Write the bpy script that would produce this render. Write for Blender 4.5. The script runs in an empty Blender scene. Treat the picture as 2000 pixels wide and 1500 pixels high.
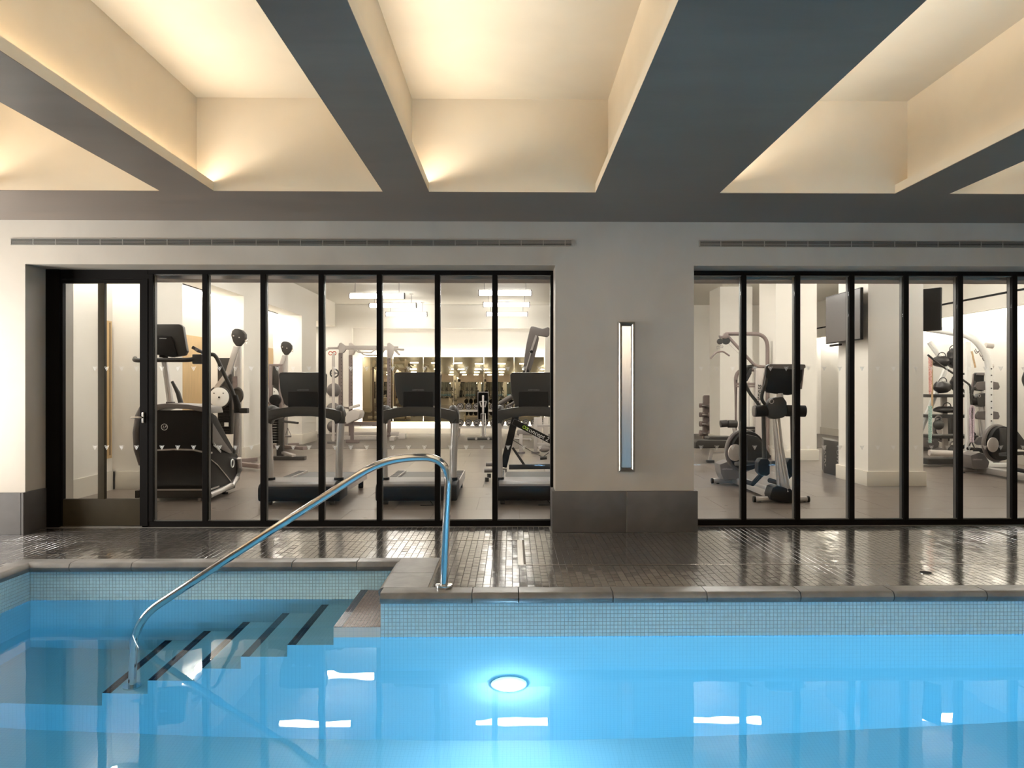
import bpy, bmesh, math, random
from mathutils import Vector, Matrix
random.seed(7)
R = math.radians
scene = bpy.context.scene
col = scene.collection

# ------------------------------------------------------------------ camera, world, exposure
TH = R(0.85); F = 1500.0; PX = 1022.0; PY = 755.0; H = 1.36
cd = bpy.data.cameras.new('camera'); cam = bpy.data.objects.new('camera', cd); col.objects.link(cam)
cd.sensor_width = 36.0; cd.lens = F/2000*36.0
cd.shift_x = -0.011; cd.shift_y = 0.0025
cd.clip_start = 0.05; cd.clip_end = 100
cam.location = (0, 0, H); cam.rotation_euler = (R(90), 0, -TH)
scene.camera = cam
w = bpy.data.worlds.new('world'); scene.world = w; w.use_nodes = True
w.node_tree.nodes['Background'].inputs[0].default_value = (0.8, 0.85, 1, 1)
w.node_tree.nodes['Background'].inputs[1].default_value = 0.02
vs = scene.view_settings
vs.view_transform = 'Standard'; vs.look = 'None'; vs.gamma = 1; vs.use_curve_mapping = False
vs.exposure = 1.3
# strengths of the lamps, the added fill spots too
W_TINT = (0.58, 0.86, 1.0)
E_GYM = 18.0      # ceiling panels of the gym
E_TUBE = 25.0     # hanging tubes
E_CLAMP = 17.0
E_COVE = 6.0     # strips hidden in the ceiling coffers
E_NICHE = 18.0
E_HALO = 14.0     # strips round the mirror
E_POOL = 250.0    # underwater lamps
E_LAMP = 120.0
E_SIDE = 10.0      # glowing panel on the left pool wall
E_FILL = 80.0; C_FILL = (1.0, 0.80, 0.62)  # warm fill added to brighten the facade
C_WARM = (1.0, 0.90, 0.77)
C_GYM = (1.0, 0.965, 0.915)

def ray(px, py):
    dx = (px-PX)/F; dz = -(py-PY)/F
    return Vector((math.sin(TH)+math.cos(TH)*dx, math.cos(TH)-math.sin(TH)*dx, dz))
def P(px, py, Y):            # the point on the plane y = Y
    d = ray(px, py); t = Y/d.y; return Vector((d.x*t, Y, H+d.z*t))
def PF(px, py, z=0.0):       # the point on the plane z
    d = ray(px, py); t = (z-H)/d.z; return Vector((d.x*t, d.y*t, z))
def PS(px, py, X):           # the point on the plane x = X
    d = ray(px, py); t = X/d.x; return Vector((X, d.y*t, H+d.z*t))
def M(Y): return Y/F         # metres per pixel at depth Y

# ------------------------------------------------------------------ materials
def mat(name, c, rough=0.5, metal=0.0, noise=0.0, nscale=4.0, stretch=(1,1,1), bump=0.0, bscale=60.0, emit=0.0, coat=0.0, spec=0.5, c2=None, rvar=0.0):
    m = bpy.data.materials.new(name); m.use_nodes = True
    nt = m.node_tree; b = nt.nodes['Principled BSDF']
    b.inputs['Base Color'].default_value = (*c, 1); b.inputs['Roughness'].default_value = rough
    b.inputs['Metallic'].default_value = metal; b.inputs['Specular IOR Level'].default_value = spec
    if coat: b.inputs['Coat Weight'].default_value = coat; b.inputs['Coat Roughness'].default_value = 0.1
    if emit: b.inputs['Emission Color'].default_value = (*c, 1); b.inputs['Emission Strength'].default_value = emit
    tc = nt.nodes.new('ShaderNodeTexCoord'); mp = nt.nodes.new('ShaderNodeMapping')
    geo = nt.nodes.new('ShaderNodeNewGeometry')
    nt.links.new(geo.outputs['Position'], mp.inputs['Vector']); mp.inputs['Scale'].default_value = stretch
    if noise or c2:
        n = nt.nodes.new('ShaderNodeTexNoise'); n.inputs['Scale'].default_value = nscale; n.inputs['Detail'].default_value = 6
        n.inputs['Distortion'].default_value = 0.4
        r = nt.nodes.new('ShaderNodeValToRGB')
        lo = c2 if c2 else tuple(v*(1-noise) for v in c); hi = c if c2 else tuple(min(1, v*(1+noise)) for v in c)
        r.color_ramp.elements[0].color = (*lo, 1); r.color_ramp.elements[1].color = (*hi, 1)
        r.color_ramp.elements[0].position = 0.3; r.color_ramp.elements[1].position = 0.7
        nt.links.new(mp.outputs[0], n.inputs['Vector']); nt.links.new(n.outputs['Fac'], r.inputs[0]); nt.links.new(r.outputs[0], b.inputs['Base Color'])
        if rvar:
            mr = nt.nodes.new('ShaderNodeMapRange'); mr.inputs['To Min'].default_value = max(0.02, rough-rvar); mr.inputs['To Max'].default_value = rough+rvar
            nt.links.new(n.outputs['Fac'], mr.inputs['Value']); nt.links.new(mr.outputs[0], b.inputs['Roughness'])
    if bump:
        n2 = nt.nodes.new('ShaderNodeTexNoise'); n2.inputs['Scale'].default_value = bscale; n2.inputs['Detail'].default_value = 4
        bp = nt.nodes.new('ShaderNodeBump'); bp.inputs['Strength'].default_value = bump; bp.inputs['Distance'].default_value = 0.01
        nt.links.new(mp.outputs[0], n2.inputs['Vector']); nt.links.new(n2.outputs['Fac'], bp.inputs['Height']); nt.links.new(bp.outputs[0], b.inputs['Normal'])
    return m

def emitter(name, c, s):
    m = bpy.data.materials.new(name); m.use_nodes = True; nt = m.node_tree
    nt.nodes.remove(nt.nodes['Principled BSDF']); e = nt.nodes.new('ShaderNodeEmission')
    e.inputs[0].default_value = (*c, 1); e.inputs[1].default_value = s
    nt.links.new(e.outputs[0], nt.nodes['Material Output'].inputs[0]); return m

def glass_mat(name, tint=(1, 1, 1), base=0.045):
    m = bpy.data.materials.new(name); m.use_nodes = True; nt = m.node_tree
    nt.nodes.remove(nt.nodes['Principled BSDF'])
    t = nt.nodes.new('ShaderNodeBsdfTransparent'); t.inputs[0].default_value = (*tint, 1)
    g = nt.nodes.new('ShaderNodeBsdfGlossy'); g.inputs['Roughness'].default_value = 0.0
    lw = nt.nodes.new('ShaderNodeLayerWeight'); lw.inputs['Blend'].default_value = 0.5
    p = nt.nodes.new('ShaderNodeMath'); p.operation = 'POWER'; p.inputs[1].default_value = 5
    mr = nt.nodes.new('ShaderNodeMapRange'); mr.inputs['To Min'].default_value = base; mr.inputs['To Max'].default_value = 1
    mx = nt.nodes.new('ShaderNodeMixShader')
    nt.links.new(lw.outputs['Facing'], p.inputs[0]); nt.links.new(p.outputs[0], mr.inputs['Value']); nt.links.new(mr.outputs[0], mx.inputs[0])
    nt.links.new(t.outputs[0], mx.inputs[1]); nt.links.new(g.outputs[0], mx.inputs[2]); nt.links.new(mx.outputs[0], nt.nodes['Material Output'].inputs[0])
    return m

def grid_mat(name, c, grout, pitch=0.0254, gw=0.07, rough=0.25):
    m = mat(name, c, rough); nt = m.node_tree; b = nt.nodes['Principled BSDF']
    geo = nt.nodes.new('ShaderNodeNewGeometry'); sx = nt.nodes.new('ShaderNodeSeparateXYZ'); nt.links.new(geo.outputs['Position'], sx.inputs[0])
    outs = []
    for i in range(3):
        a = nt.nodes.new('ShaderNodeMath'); a.operation = 'MULTIPLY_ADD'; a.inputs[1].default_value = 1/pitch; a.inputs[2].default_value = 1000.31
        f = nt.nodes.new('ShaderNodeMath'); f.operation = 'FRACT'
        l = nt.nodes.new('ShaderNodeMath'); l.operation = 'LESS_THAN'; l.inputs[1].default_value = gw
        nt.links.new(sx.outputs[i], a.inputs[0]); nt.links.new(a.outputs[0], f.inputs[0]); nt.links.new(f.outputs[0], l.inputs[0]); outs.append(l)
    mx1 = nt.nodes.new('ShaderNodeMath'); mx1.operation = 'MAXIMUM'; mx2 = nt.nodes.new('ShaderNodeMath'); mx2.operation = 'MAXIMUM'
    nt.links.new(outs[0].outputs[0], mx1.inputs[0]); nt.links.new(outs[1].outputs[0], mx1.inputs[1])
    nt.links.new(mx1.outputs[0], mx2.inputs[0]); nt.links.new(outs[2].outputs[0], mx2.inputs[1])
    mix = nt.nodes.new('ShaderNodeMix'); mix.data_type = 'RGBA'; mix.inputs[6].default_value = (*c, 1); mix.inputs[7].default_value = (*grout, 1)
    nt.links.new(mx2.outputs[0], mix.inputs[0]); nt.links.new(mix.outputs[2], b.inputs['Base Color'])
    return m

def water_mat():
    m = bpy.data.materials.new('water'); m.use_nodes = True; nt = m.node_tree
    nt.nodes.remove(nt.nodes['Principled BSDF']); out = nt.nodes['Material Output']
    geo = nt.nodes.new('ShaderNodeNewGeometry'); n = nt.nodes.new('ShaderNodeTexNoise'); n.inputs['Scale'].default_value = 1.8; n.inputs['Detail'].default_value = 2
    bp = nt.nodes.new('ShaderNodeBump'); bp.inputs['Strength'].default_value = 0.035; bp.inputs['Distance'].default_value = 0.05
    nt.links.new(geo.outputs['Position'], n.inputs['Vector']); nt.links.new(n.outputs['Fac'], bp.inputs['Height'])
    rf = nt.nodes.new('ShaderNodeBsdfRefraction'); rf.inputs['IOR'].default_value = 1.33; rf.inputs['Roughness'].default_value = 0.0; rf.inputs['Color'].default_value = (*W_TINT, 1)
    gl = nt.nodes.new('ShaderNodeBsdfGlossy'); gl.inputs['Roughness'].default_value = 0.0
    fr = nt.nodes.new('ShaderNodeFresnel'); fr.inputs['IOR'].default_value = 1.33
    mul = nt.nodes.new('ShaderNodeMath'); mul.operation = 'MULTIPLY'; mul.inputs[1].default_value = 0.75
    mixf = nt.nodes.new('ShaderNodeMix'); mixf.data_type = 'FLOAT'
    mx = nt.nodes.new('ShaderNodeMixShader')
    for q in (rf, gl, fr): nt.links.new(bp.outputs[0], q.inputs['Normal'])
    nt.links.new(fr.outputs[0], mul.inputs[0]); nt.links.new(geo.outputs['Backfacing'], mixf.inputs[0])
    nt.links.new(mul.outputs[0], mixf.inputs[2]); nt.links.new(fr.outputs[0], mixf.inputs[3]); nt.links.new(mixf.outputs[0], mx.inputs[0])
    nt.links.new(rf.outputs[0], mx.inputs[1]); nt.links.new(gl.outputs[0], mx.inputs[2]); nt.links.new(mx.outputs[0], out.inputs['Surface'])
    va = nt.nodes.new('ShaderNodeVolumeAbsorption'); va.inputs['Color'].default_value = (0.0, 0.80, 1.0, 1); va.inputs['Density'].default_value = 0.14
    nt.links.new(va.outputs[0], out.inputs['Volume'])
    return m

MT = dict(
    plaster=mat('polished plaster', (0.41, 0.365, 0.305), 0.42, noise=0.09, nscale=1.6, stretch=(1, 1, 0.8), bump=0.05, bscale=9),
    beam=mat('dark grey plaster', (0.165, 0.125, 0.10), 0.38, noise=0.16, nscale=2.5, stretch=(0.5, 1.6, 1), bump=0.05, bscale=8, rvar=0.08),
    cream=mat('cream plaster', (0.70, 0.60, 0.455), 0.55, noise=0.05, nscale=1.5, bump=0.03, bscale=10),
    gymwall=mat('gym paint', (0.80, 0.76, 0.69), 0.6, noise=0.02, nscale=1),
    gymtrim=mat('pale trim paint', (0.70, 0.65, 0.56), 0.5),
    gymceil=mat('gym ceiling paint', (0.80, 0.77, 0.70), 0.7),
    header=mat('taupe header paint', (0.36, 0.29, 0.25), 0.6),
    stone=mat('dark stone', (0.075, 0.068, 0.064), 0.45, noise=0.14, nscale=5, bump=0.04, bscale=20),
    coping=mat('grey stone coping', (0.17, 0.165, 0.16), 0.33, noise=0.22, nscale=7, bump=0.05, bscale=25),
    decktile=mat('wet black mosaic', (0.080, 0.074, 0.069), 0.16, noise=0.3, nscale=8, bump=0.06, bscale=14, spec=1.0, coat=0.7),
    grout=mat('grey grout', (0.27, 0.255, 0.235), 0.8),
    poolgrout=mat('pool grout', (0.30, 0.45, 0.52), 0.8),
    pooltile=mat('blue-lit pool mosaic', (0.54, 0.80, 0.92), 0.3, noise=0.06, nscale=30),  # pale aqua made bluer, standing in for underwater light; grout tinted to match
    poolunder=grid_mat('underwater mosaic', (0.68, 0.72, 0.72), (0.56, 0.62, 0.64)),
    treadtile=mat('brown mosaic', (0.20, 0.15, 0.14), 0.35, noise=0.3, nscale=40),
    noseblack=grid_mat('black nosing mosaic', (0.02, 0.015, 0.03), (0.16, 0.14, 0.16), gw=0.09),
    black=mat('black metal frame', (0.004, 0.003, 0.0025), 0.6, spec=0.08),
    bead=mat('grey glazing bead', (0.11, 0.105, 0.10), 0.4, metal=0.3),
    bronze=mat('dark bronze panel', (0.036, 0.028, 0.016), 0.6, spec=0.15, noise=0.1, nscale=6),
    chrome=mat('polished steel', (0.72, 0.72, 0.72), 0.09, metal=1.0),
    brushed=mat('brushed steel', (0.42, 0.41, 0.39), 0.28, metal=1.0, noise=0.05, nscale=20, stretch=(8, 8, 0.4)),
    nickel=mat('satin nickel', (0.55, 0.52, 0.48), 0.25, metal=1.0),
    grille=mat('grille metal', (0.30, 0.29, 0.26), 0.4, metal=0.5),
    dark=mat('dark void', (0.006, 0.006, 0.006), 0.9),
    gymfloor=mat('brown rubber floor', (0.165, 0.135, 0.112), 0.30, noise=0.12, nscale=5, stretch=(1, 3, 1), bump=0.04, bscale=30, rvar=0.06),
    gymjoint=mat('floor joint', (0.28, 0.24, 0.20), 0.7),
    matfloor=mat('dark gym mat', (0.12, 0.10, 0.088), 0.5, noise=0.2, nscale=14),
    wood=mat('pale oak', (0.62, 0.42, 0.20), 0.45, noise=0.08, nscale=5, stretch=(6, 6, 0.6)),
    mblack=mat('gloss black plastic', (0.010, 0.0085, 0.008), 0.5, spec=0.2, bump=0.02, bscale=40),
    mdark=mat('charcoal plastic', (0.038, 0.034, 0.030), 0.42, spec=0.4, bump=0.02, bscale=80),
    mgrey=mat('grey plastic', (0.16, 0.14, 0.13), 0.42),
    silver=mat('silver paint', (0.50, 0.47, 0.45), 0.32, metal=0.55, noise=0.04, nscale=10),
    lightgrey=mat('light grey enamel', (0.55, 0.50, 0.46), 0.4),
    mauve=mat('taupe enamel', (0.22, 0.17, 0.155), 0.45),
    whitem=mat('white enamel', (0.80, 0.79, 0.76), 0.4),
    belt=mat('belt rubber', (0.07, 0.065, 0.062), 0.55, noise=0.15, nscale=80),
    leather=mat('black vinyl', (0.03, 0.026, 0.024), 0.35, bump=0.05, bscale=120),
    white=mat('white print', (0.85, 0.85, 0.82), 0.5),
    dim=mat('grey print', (0.30, 0.29, 0.28), 0.5),
    green=mat('green print', (0.28, 0.45, 0.02), 0.5),
    yellow=mat('yellow tag', (0.8, 0.55, 0.08), 0.5),
    red=mat('red rubber', (0.55, 0.06, 0.03), 0.5, noise=0.3, nscale=60),
    mint=mat('green cord', (0.62, 0.72, 0.66), 0.6, c2=(0.08, 0.25, 0.19), nscale=80),
    plum=mat('purple cord', (0.80, 0.74, 0.76), 0.6, c2=(0.26, 0.12, 0.20), nscale=80),
    redcord=mat('red and white cord', (0.80, 0.62, 0.56), 0.6, c2=(0.50, 0.12, 0.08), nscale=70),
    tan=mat('tan strap', (0.48, 0.33, 0.18), 0.6, noise=0.2, nscale=40),
    screen=mat('television glass', (0.075, 0.062, 0.058), 0.3, spec=0.5),
    decal=mat('white window decal', (0.9, 0.9, 0.88), 0.6),
    glass=glass_mat('window glass', (0.985, 0.99, 0.98), 0.012),
    water=water_mat(),
    tube2=emitter('far tube glow', C_GYM, 8.0), tube=emitter('tube glow', C_GYM, E_TUBE), panel=emitter('gym ceiling panel glow', C_GYM, E_GYM),
    cove=emitter('cove glow', C_WARM, E_COVE), niche=emitter('niche glow', C_GYM, E_NICHE), halo=emitter('mirror halo glow', (1, 0.93, 0.84), E_HALO),
    plamp=emitter('underwater lamp glow', (0.62, 0.80, 1.0), E_POOL), plamp2=emitter('pool lamp glow', (0.7, 0.85, 1.0), E_LAMP),
    side=emitter('side panel glow', (1, 0.97, 0.92), E_SIDE),
)
mm = bpy.data.materials.new('bronze mirror'); mm.use_nodes = True; b_ = mm.node_tree.nodes['Principled BSDF']
b_.inputs['Base Color'].default_value = (0.46, 0.40, 0.27, 1); b_.inputs['Metallic'].default_value = 1; b_.inputs['Roughness'].default_value = 0.02
MT['mirror'] = mm
# screens that show a picture: bluish procedural pattern that gives off light
sm = bpy.data.materials.new('lit console screen'); sm.use_nodes = True; nt_ = sm.node_tree
nn = nt_.nodes.new('ShaderNodeTexNoise'); nn.inputs['Scale'].default_value = 25
rr = nt_.nodes.new('ShaderNodeValToRGB'); rr.color_ramp.elements[0].color = (0.03, 0.10, 0.25, 1); rr.color_ramp.elements[1].color = (0.35, 0.6, 0.9, 1)
gp = nt_.nodes.new('ShaderNodeNewGeometry'); nt_.links.new(gp.outputs['Position'], nn.inputs['Vector']); nt_.links.new(nn.outputs['Fac'], rr.inputs[0])
nt_.links.new(rr.outputs[0], nt_.nodes['Principled BSDF'].inputs['Emission Color']); nt_.nodes['Principled BSDF'].inputs['Emission Strength'].default_value = 1.2
MT['lit'] = sm

# ------------------------------------------------------------------ builders
WL = {}      # world location of an object's origin
def wl(o): return WL.get(o.name, Vector((0, 0, 0))) if o else Vector((0, 0, 0))
def tag(o, label=None, cat=None, group=None, kind=None):
    if label: o['label'] = label
    if cat: o['category'] = cat
    if group: o['group'] = group
    if kind: o['kind'] = kind
    return o
def empty(name, loc=(0, 0, 0), label=None, cat=None, group=None, kind=None):
    o = bpy.data.objects.new(name, None); col.objects.link(o); o.location = loc; WL[o.name] = Vector(loc)
    o.empty_display_size = 0.1
    return tag(o, label, cat, group, kind)
def children(o): return [c for c in bpy.data.objects if c.parent == o]
def copy_tree(o, parent=None, loc=None):
    c = o.copy(); col.objects.link(c); c.parent = parent
    for ch in KIDS.get(o.name, []): copy_tree(ch, c)
    KIDS[c.name] = [x for x in KIDS.pop('__tmp__', [])] if False else KIDS.get(c.name, [])
    if parent is not None: KIDS.setdefault(parent.name, []).append(c)
    if loc is not None: c.location = loc; WL[c.name] = Vector(loc)
    return c
KIDS = {}

class MB:
    def __init__(s): s.bm = bmesh.new()
    def _merge(s, b2, mtx=None):
        if mtx is not None: bmesh.ops.transform(b2, matrix=mtx, verts=b2.verts)
        vm = {v: s.bm.verts.new(v.co) for v in b2.verts}
        for f in b2.faces:
            try: s.bm.faces.new([vm[v] for v in f.verts])
            except ValueError: pass
        b2.free(); return s
    def box(s, x0, x1, y0, y1, z0, z1, bev=0.0, mtx=None, seg=2):
        b = bmesh.new()
        bmesh.ops.create_cube(b, size=1.0)
        for v in b.verts: v.co = Vector(((x0+x1)/2+v.co.x*(x1-x0), (y0+y1)/2+v.co.y*(y1-y0), (z0+z1)/2+v.co.z*(z1-z0)))
        if bev: bmesh.ops.bevel(b, geom=list(b.edges), offset=bev, segments=seg, profile=0.6, affect='EDGES')
        return s._merge(b, mtx)
    def rbox(s, c, size, rot=(0, 0, 0), bev=0.0):
        from mathutils import Euler
        m = Matrix.Translation(Vector(c)) @ Euler(rot).to_matrix().to_4x4()
        return s.box(-size[0]/2, size[0]/2, -size[1]/2, size[1]/2, -size[2]/2, size[2]/2, bev, m)
    def prism(s, pts, d, bev=0.0, seg=2):      # closed 3-D polygon swept by the vector d
        b = bmesh.new(); d = Vector(d)
        lo = [b.verts.new(Vector(p)) for p in pts]; hi = [b.verts.new(Vector(p)+d) for p in pts]; n = len(pts)
        b.faces.new(lo[::-1]); b.faces.new(hi)
        for i in range(n): b.faces.new([lo[i], lo[(i+1) % n], hi[(i+1) % n], hi[i]])
        bmesh.ops.recalc_face_normals(b, faces=b.faces)
        if bev: bmesh.ops.bevel(b, geom=list(b.edges), offset=bev, segments=seg, profile=0.6, affect='EDGES', clamp_overlap=True)
        return s._merge(b)
    def tube(s, pts, r, n=12, cap=True, flat=1.0):
        pts = [Vector(p) for p in pts]; rings = []; up0 = None
        for i, p in enumerate(pts):
            if i == 0: t = pts[1]-p
            elif i == len(pts)-1: t = p-pts[i-1]
            else: t = (pts[i+1]-p).normalized()+(p-pts[i-1]).normalized()
            t.normalize()
            if up0 is None:
                up0 = Vector((0, 0, 1)) if abs(t.z) < 0.9 else Vector((0, 1, 0))
            a = t.cross(up0)
            if a.length < 1e-4: a = t.cross(Vector((1, 0, 0)))
            a.normalize(); b = t.cross(a).normalized(); up0 = -b if b.dot(up0) < 0 else b
            rr = r[i] if isinstance(r, (list, tuple)) else r
            rings.append([s.bm.verts.new(p+a*math.cos(2*math.pi*k/n)*rr+b*math.sin(2*math.pi*k/n)*rr*flat) for k in range(n)])
        for i in range(len(rings)-1):
            A, B = rings[i], rings[i+1]
            off = min(range(n), key=lambda o: (A[0].co-B[o].co).length)
            d = 1 if (A[1].co-B[(off+1) % n].co).length < (A[1].co-B[(off-1) % n].co).length else -1
            for k in range(n):
                try: s.bm.faces.new([A[k], A[(k+1) % n], B[(off+d*(k+1)) % n], B[(off+d*k) % n]])
                except ValueError: pass
        if cap:
            s.bm.faces.new(rings[0][::-1]); s.bm.faces.new(rings[-1])
        return s
    def bar(s, a, b, w, h, bev=0.0, up=(0, 0, 1)):     # box beam from a to b
        a = Vector(a); b = Vector(b); t = (b-a); L = t.length; t.normalize(); up = Vector(up)
        x = t.cross(up)
        if x.length < 1e-3: x = t.cross(Vector((0, 1, 0)))
        x.normalize(); z = x.cross(t).normalized()
        m = Matrix((x.to_4d(), t.to_4d(), z.to_4d(), (0, 0, 0, 1))).transposed()
        for i in range(3): m[i][3] = a[i]; 
        m[3] = (0, 0, 0, 1)
        return s.box(-w/2, w/2, 0, L, -h/2, h/2, bev, m)
    def disc(s, c, axis, r, t, n=24, bev=0.0, r2=None):
        c = Vector(c); ax = Vector(axis).normalized()
        b = bmesh.new(); bmesh.ops.create_cone(b, cap_ends=True, segments=n, radius1=r, radius2=r if r2 is None else r2, depth=t)
        if bev: bmesh.ops.bevel(b, geom=[e for e in b.edges if abs(e.verts[0].co.z-e.verts[1].co.z) < 1e-6], offset=bev, segments=2, profile=0.6, affect='EDGES')
        q = Vector((0, 0, 1)).rotation_difference(ax)
        return s._merge(b, Matrix.Translation(c) @ q.to_matrix().to_4x4())
    def ball(s, c, r, sc=(1, 1, 1), n=16):
        b = bmesh.new(); bmesh.ops.create_uvsphere(b, u_segments=n, v_segments=n//2+2, radius=r)
        for v in b.verts: v.co = Vector((v.co.x*sc[0], v.co.y*sc[1], v.co.z*sc[2]))
        return s._merge(b, Matrix.Translation(Vector(c)))
    def torus(s, c, axis, Rr, r, n=20, m=8):
        q = Vector((0, 0, 1)).rotation_difference(Vector(axis).normalized()); c = Vector(c)
        g = [[s.bm.verts.new(c+q @ Vector(((Rr+r*math.cos(2*math.pi*j/m))*math.cos(2*math.pi*i/n), (Rr+r*math.cos(2*math.pi*j/m))*math.sin(2*math.pi*i/n), r*math.sin(2*math.pi*j/m)))) for j in range(m)] for i in range(n)]
        for i in range(n):
            for j in range(m): s.bm.faces.new([g[i][j], g[(i+1) % n][j], g[(i+1) % n][(j+1) % m], g[i][(j+1) % m]])
        return s
    def build(s, name, m, parent=None, loc=None, smooth=True, label=None, kind=None, recalc=True):
        if recalc: bmesh.ops.recalc_face_normals(s.bm, faces=s.bm.faces)
        org = wl(parent) if parent else Vector(loc) if loc is not None else Vector((0, 0, 0))
        for v in s.bm.verts: v.co -= org
        me = bpy.data.meshes.new(name); s.bm.to_mesh(me); s.bm.free()
        if smooth:
            me.polygons.foreach_set('use_smooth', [True]*len(me.polygons)); me.set_sharp_from_angle(angle=R(34))
        me.materials.append(MT[m] if isinstance(m, str) else m)
        o = bpy.data.objects.new(name, me); col.objects.link(o)
        if parent: o.parent = parent; KIDS.setdefault(parent.name, []).append(o); WL[o.name] = org
        else: o.location = org; WL[o.name] = org
        if label: o['label'] = label
        if kind: o['kind'] = kind
        return o

def fillet(pts, r, n=6):
    pts = [Vector(p) for p in pts]; out = [pts[0]]
    for i in range(1, len(pts)-1):
        a, b, c = pts[i-1], pts[i], pts[i+1]
        rr = min(r, (a-b).length*0.49, (c-b).length*0.49)
        p0 = b+(a-b).normalized()*rr; p1 = b+(c-b).normalized()*rr
        for k in range(n+1):
            t = k/n; out.append(p0*(1-t)**2+b*2*t*(1-t)+p1*t*t)
    out.append(pts[-1]); return out

FONTC = {}
def text(name, body, c, size, m, parent, rot=(R(90), 0, 0), shear=0.0, ext=0.001, align='CENTER', label=None):
    cu = bpy.data.curves.new(name, 'FONT'); cu.body = body; cu.size = size; cu.extrude = ext; cu.align_x = align; cu.align_y = 'CENTER'; cu.shear = shear; cu.resolution_u = 2
    t = bpy.data.objects.new(name, cu); col.objects.link(t)
    dg = bpy.context.evaluated_depsgraph_get(); me = bpy.data.meshes.new_from_object(t.evaluated_get(dg))
    bpy.data.objects.remove(t)
    from mathutils import Euler
    me.transform(Matrix.Translation(Vector(c)-wl(parent)) @ Euler(rot).to_matrix().to_4x4() if not isinstance(rot, Matrix) else Matrix.Translation(Vector(c)-wl(parent)) @ rot)
    me.materials.clear(); me.materials.append(MT[m])
    o = bpy.data.objects.new(name, me); col.objects.link(o); o.parent = parent; KIDS.setdefault(parent.name, []).append(o); WL[o.name] = wl(parent)
    if label: o['label'] = label
    return o

# ================================================================== SETTING : pool hall
YW = 7.17; ZS = 2.90; YG = 7.50            # facade face, soffit, glass line
XL = -4.50; XP0 = 0.405; XP1 = 1.705       # left jamb, pier
HALLX0, HALLX1, HALLY0 = -6.6, 6.9, -2.4
WZ = -0.30; PB = -1.90                     # water level, pool bottom
PXL = -3.74; PYB = 6.02; PYF = 5.10; PXC = -0.87   # pool: left wall, alcove back wall, main wall, corner

wf = empty('wall_front', (0, YW, 0), kind='structure')
MB().box(HALLX0, XL, YW, 7.95, 0, ZS).build('wall_panel', 'plaster', wf)
MB().box(XP0, XP1, YW, 7.64, 0, ZS).build('pier', 'plaster', wf)
MB().box(XL, XP0, YW, 7.64, 2.493, ZS).box(XP1, HALLX1, YW, 7.64, 2.493, ZS).build('lintel', 'plaster', wf)
bf = empty('baseboard_front', (0, YW, 0), kind='structure')
zt = 0.385
MB().box(HALLX0, XL-0.0, YW-0.06, YW-0.03, 0, zt).box(XL-0.005, XL+0.02, YW-0.06, 7.46, 0, zt).build('stone_slab', 'stone', bf)
xm = P(1224, 1000, YW-0.03).x
MB().box(XP0-0.03, xm-0.002, YW-0.03, YW, 0, zt, 0.003).build('stone_slab', 'stone', bf)
MB().box(xm+0.002, XP1+0.03, YW-0.03, YW, 0, zt, 0.003).build('stone_slab', 'stone', bf)
MB().box(XP0-0.03, XP0, YW, 7.44, 0, zt, 0.003).build('stone_slab', 'stone', bf)
MB().box(XP1, XP1+0.03, YW, 7.44, 0, zt, 0.003).build('stone_slab', 'stone', bf)
MB().box(xm-0.002, xm+0.002, YW-0.028, YW-0.001, 0, zt).build('joint', 'grout', bf)

MB().box(HALLX0-0.2, HALLX0, HALLY0, 7.95, -0.1, 3.75).build('wall_left', 'plaster', kind='structure')
MB().box(HALLX1, HALLX1+0.2, HALLY0, 7.95, -1.6, 3.75).build('wall_right', 'plaster', kind='structure')
MB().box(HALLX0-0.2, HALLX1+0.2, HALLY0-0.2, HALLY0, -1.6, 3.75).build('wall_rear', 'plaster', kind='structure')

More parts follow.
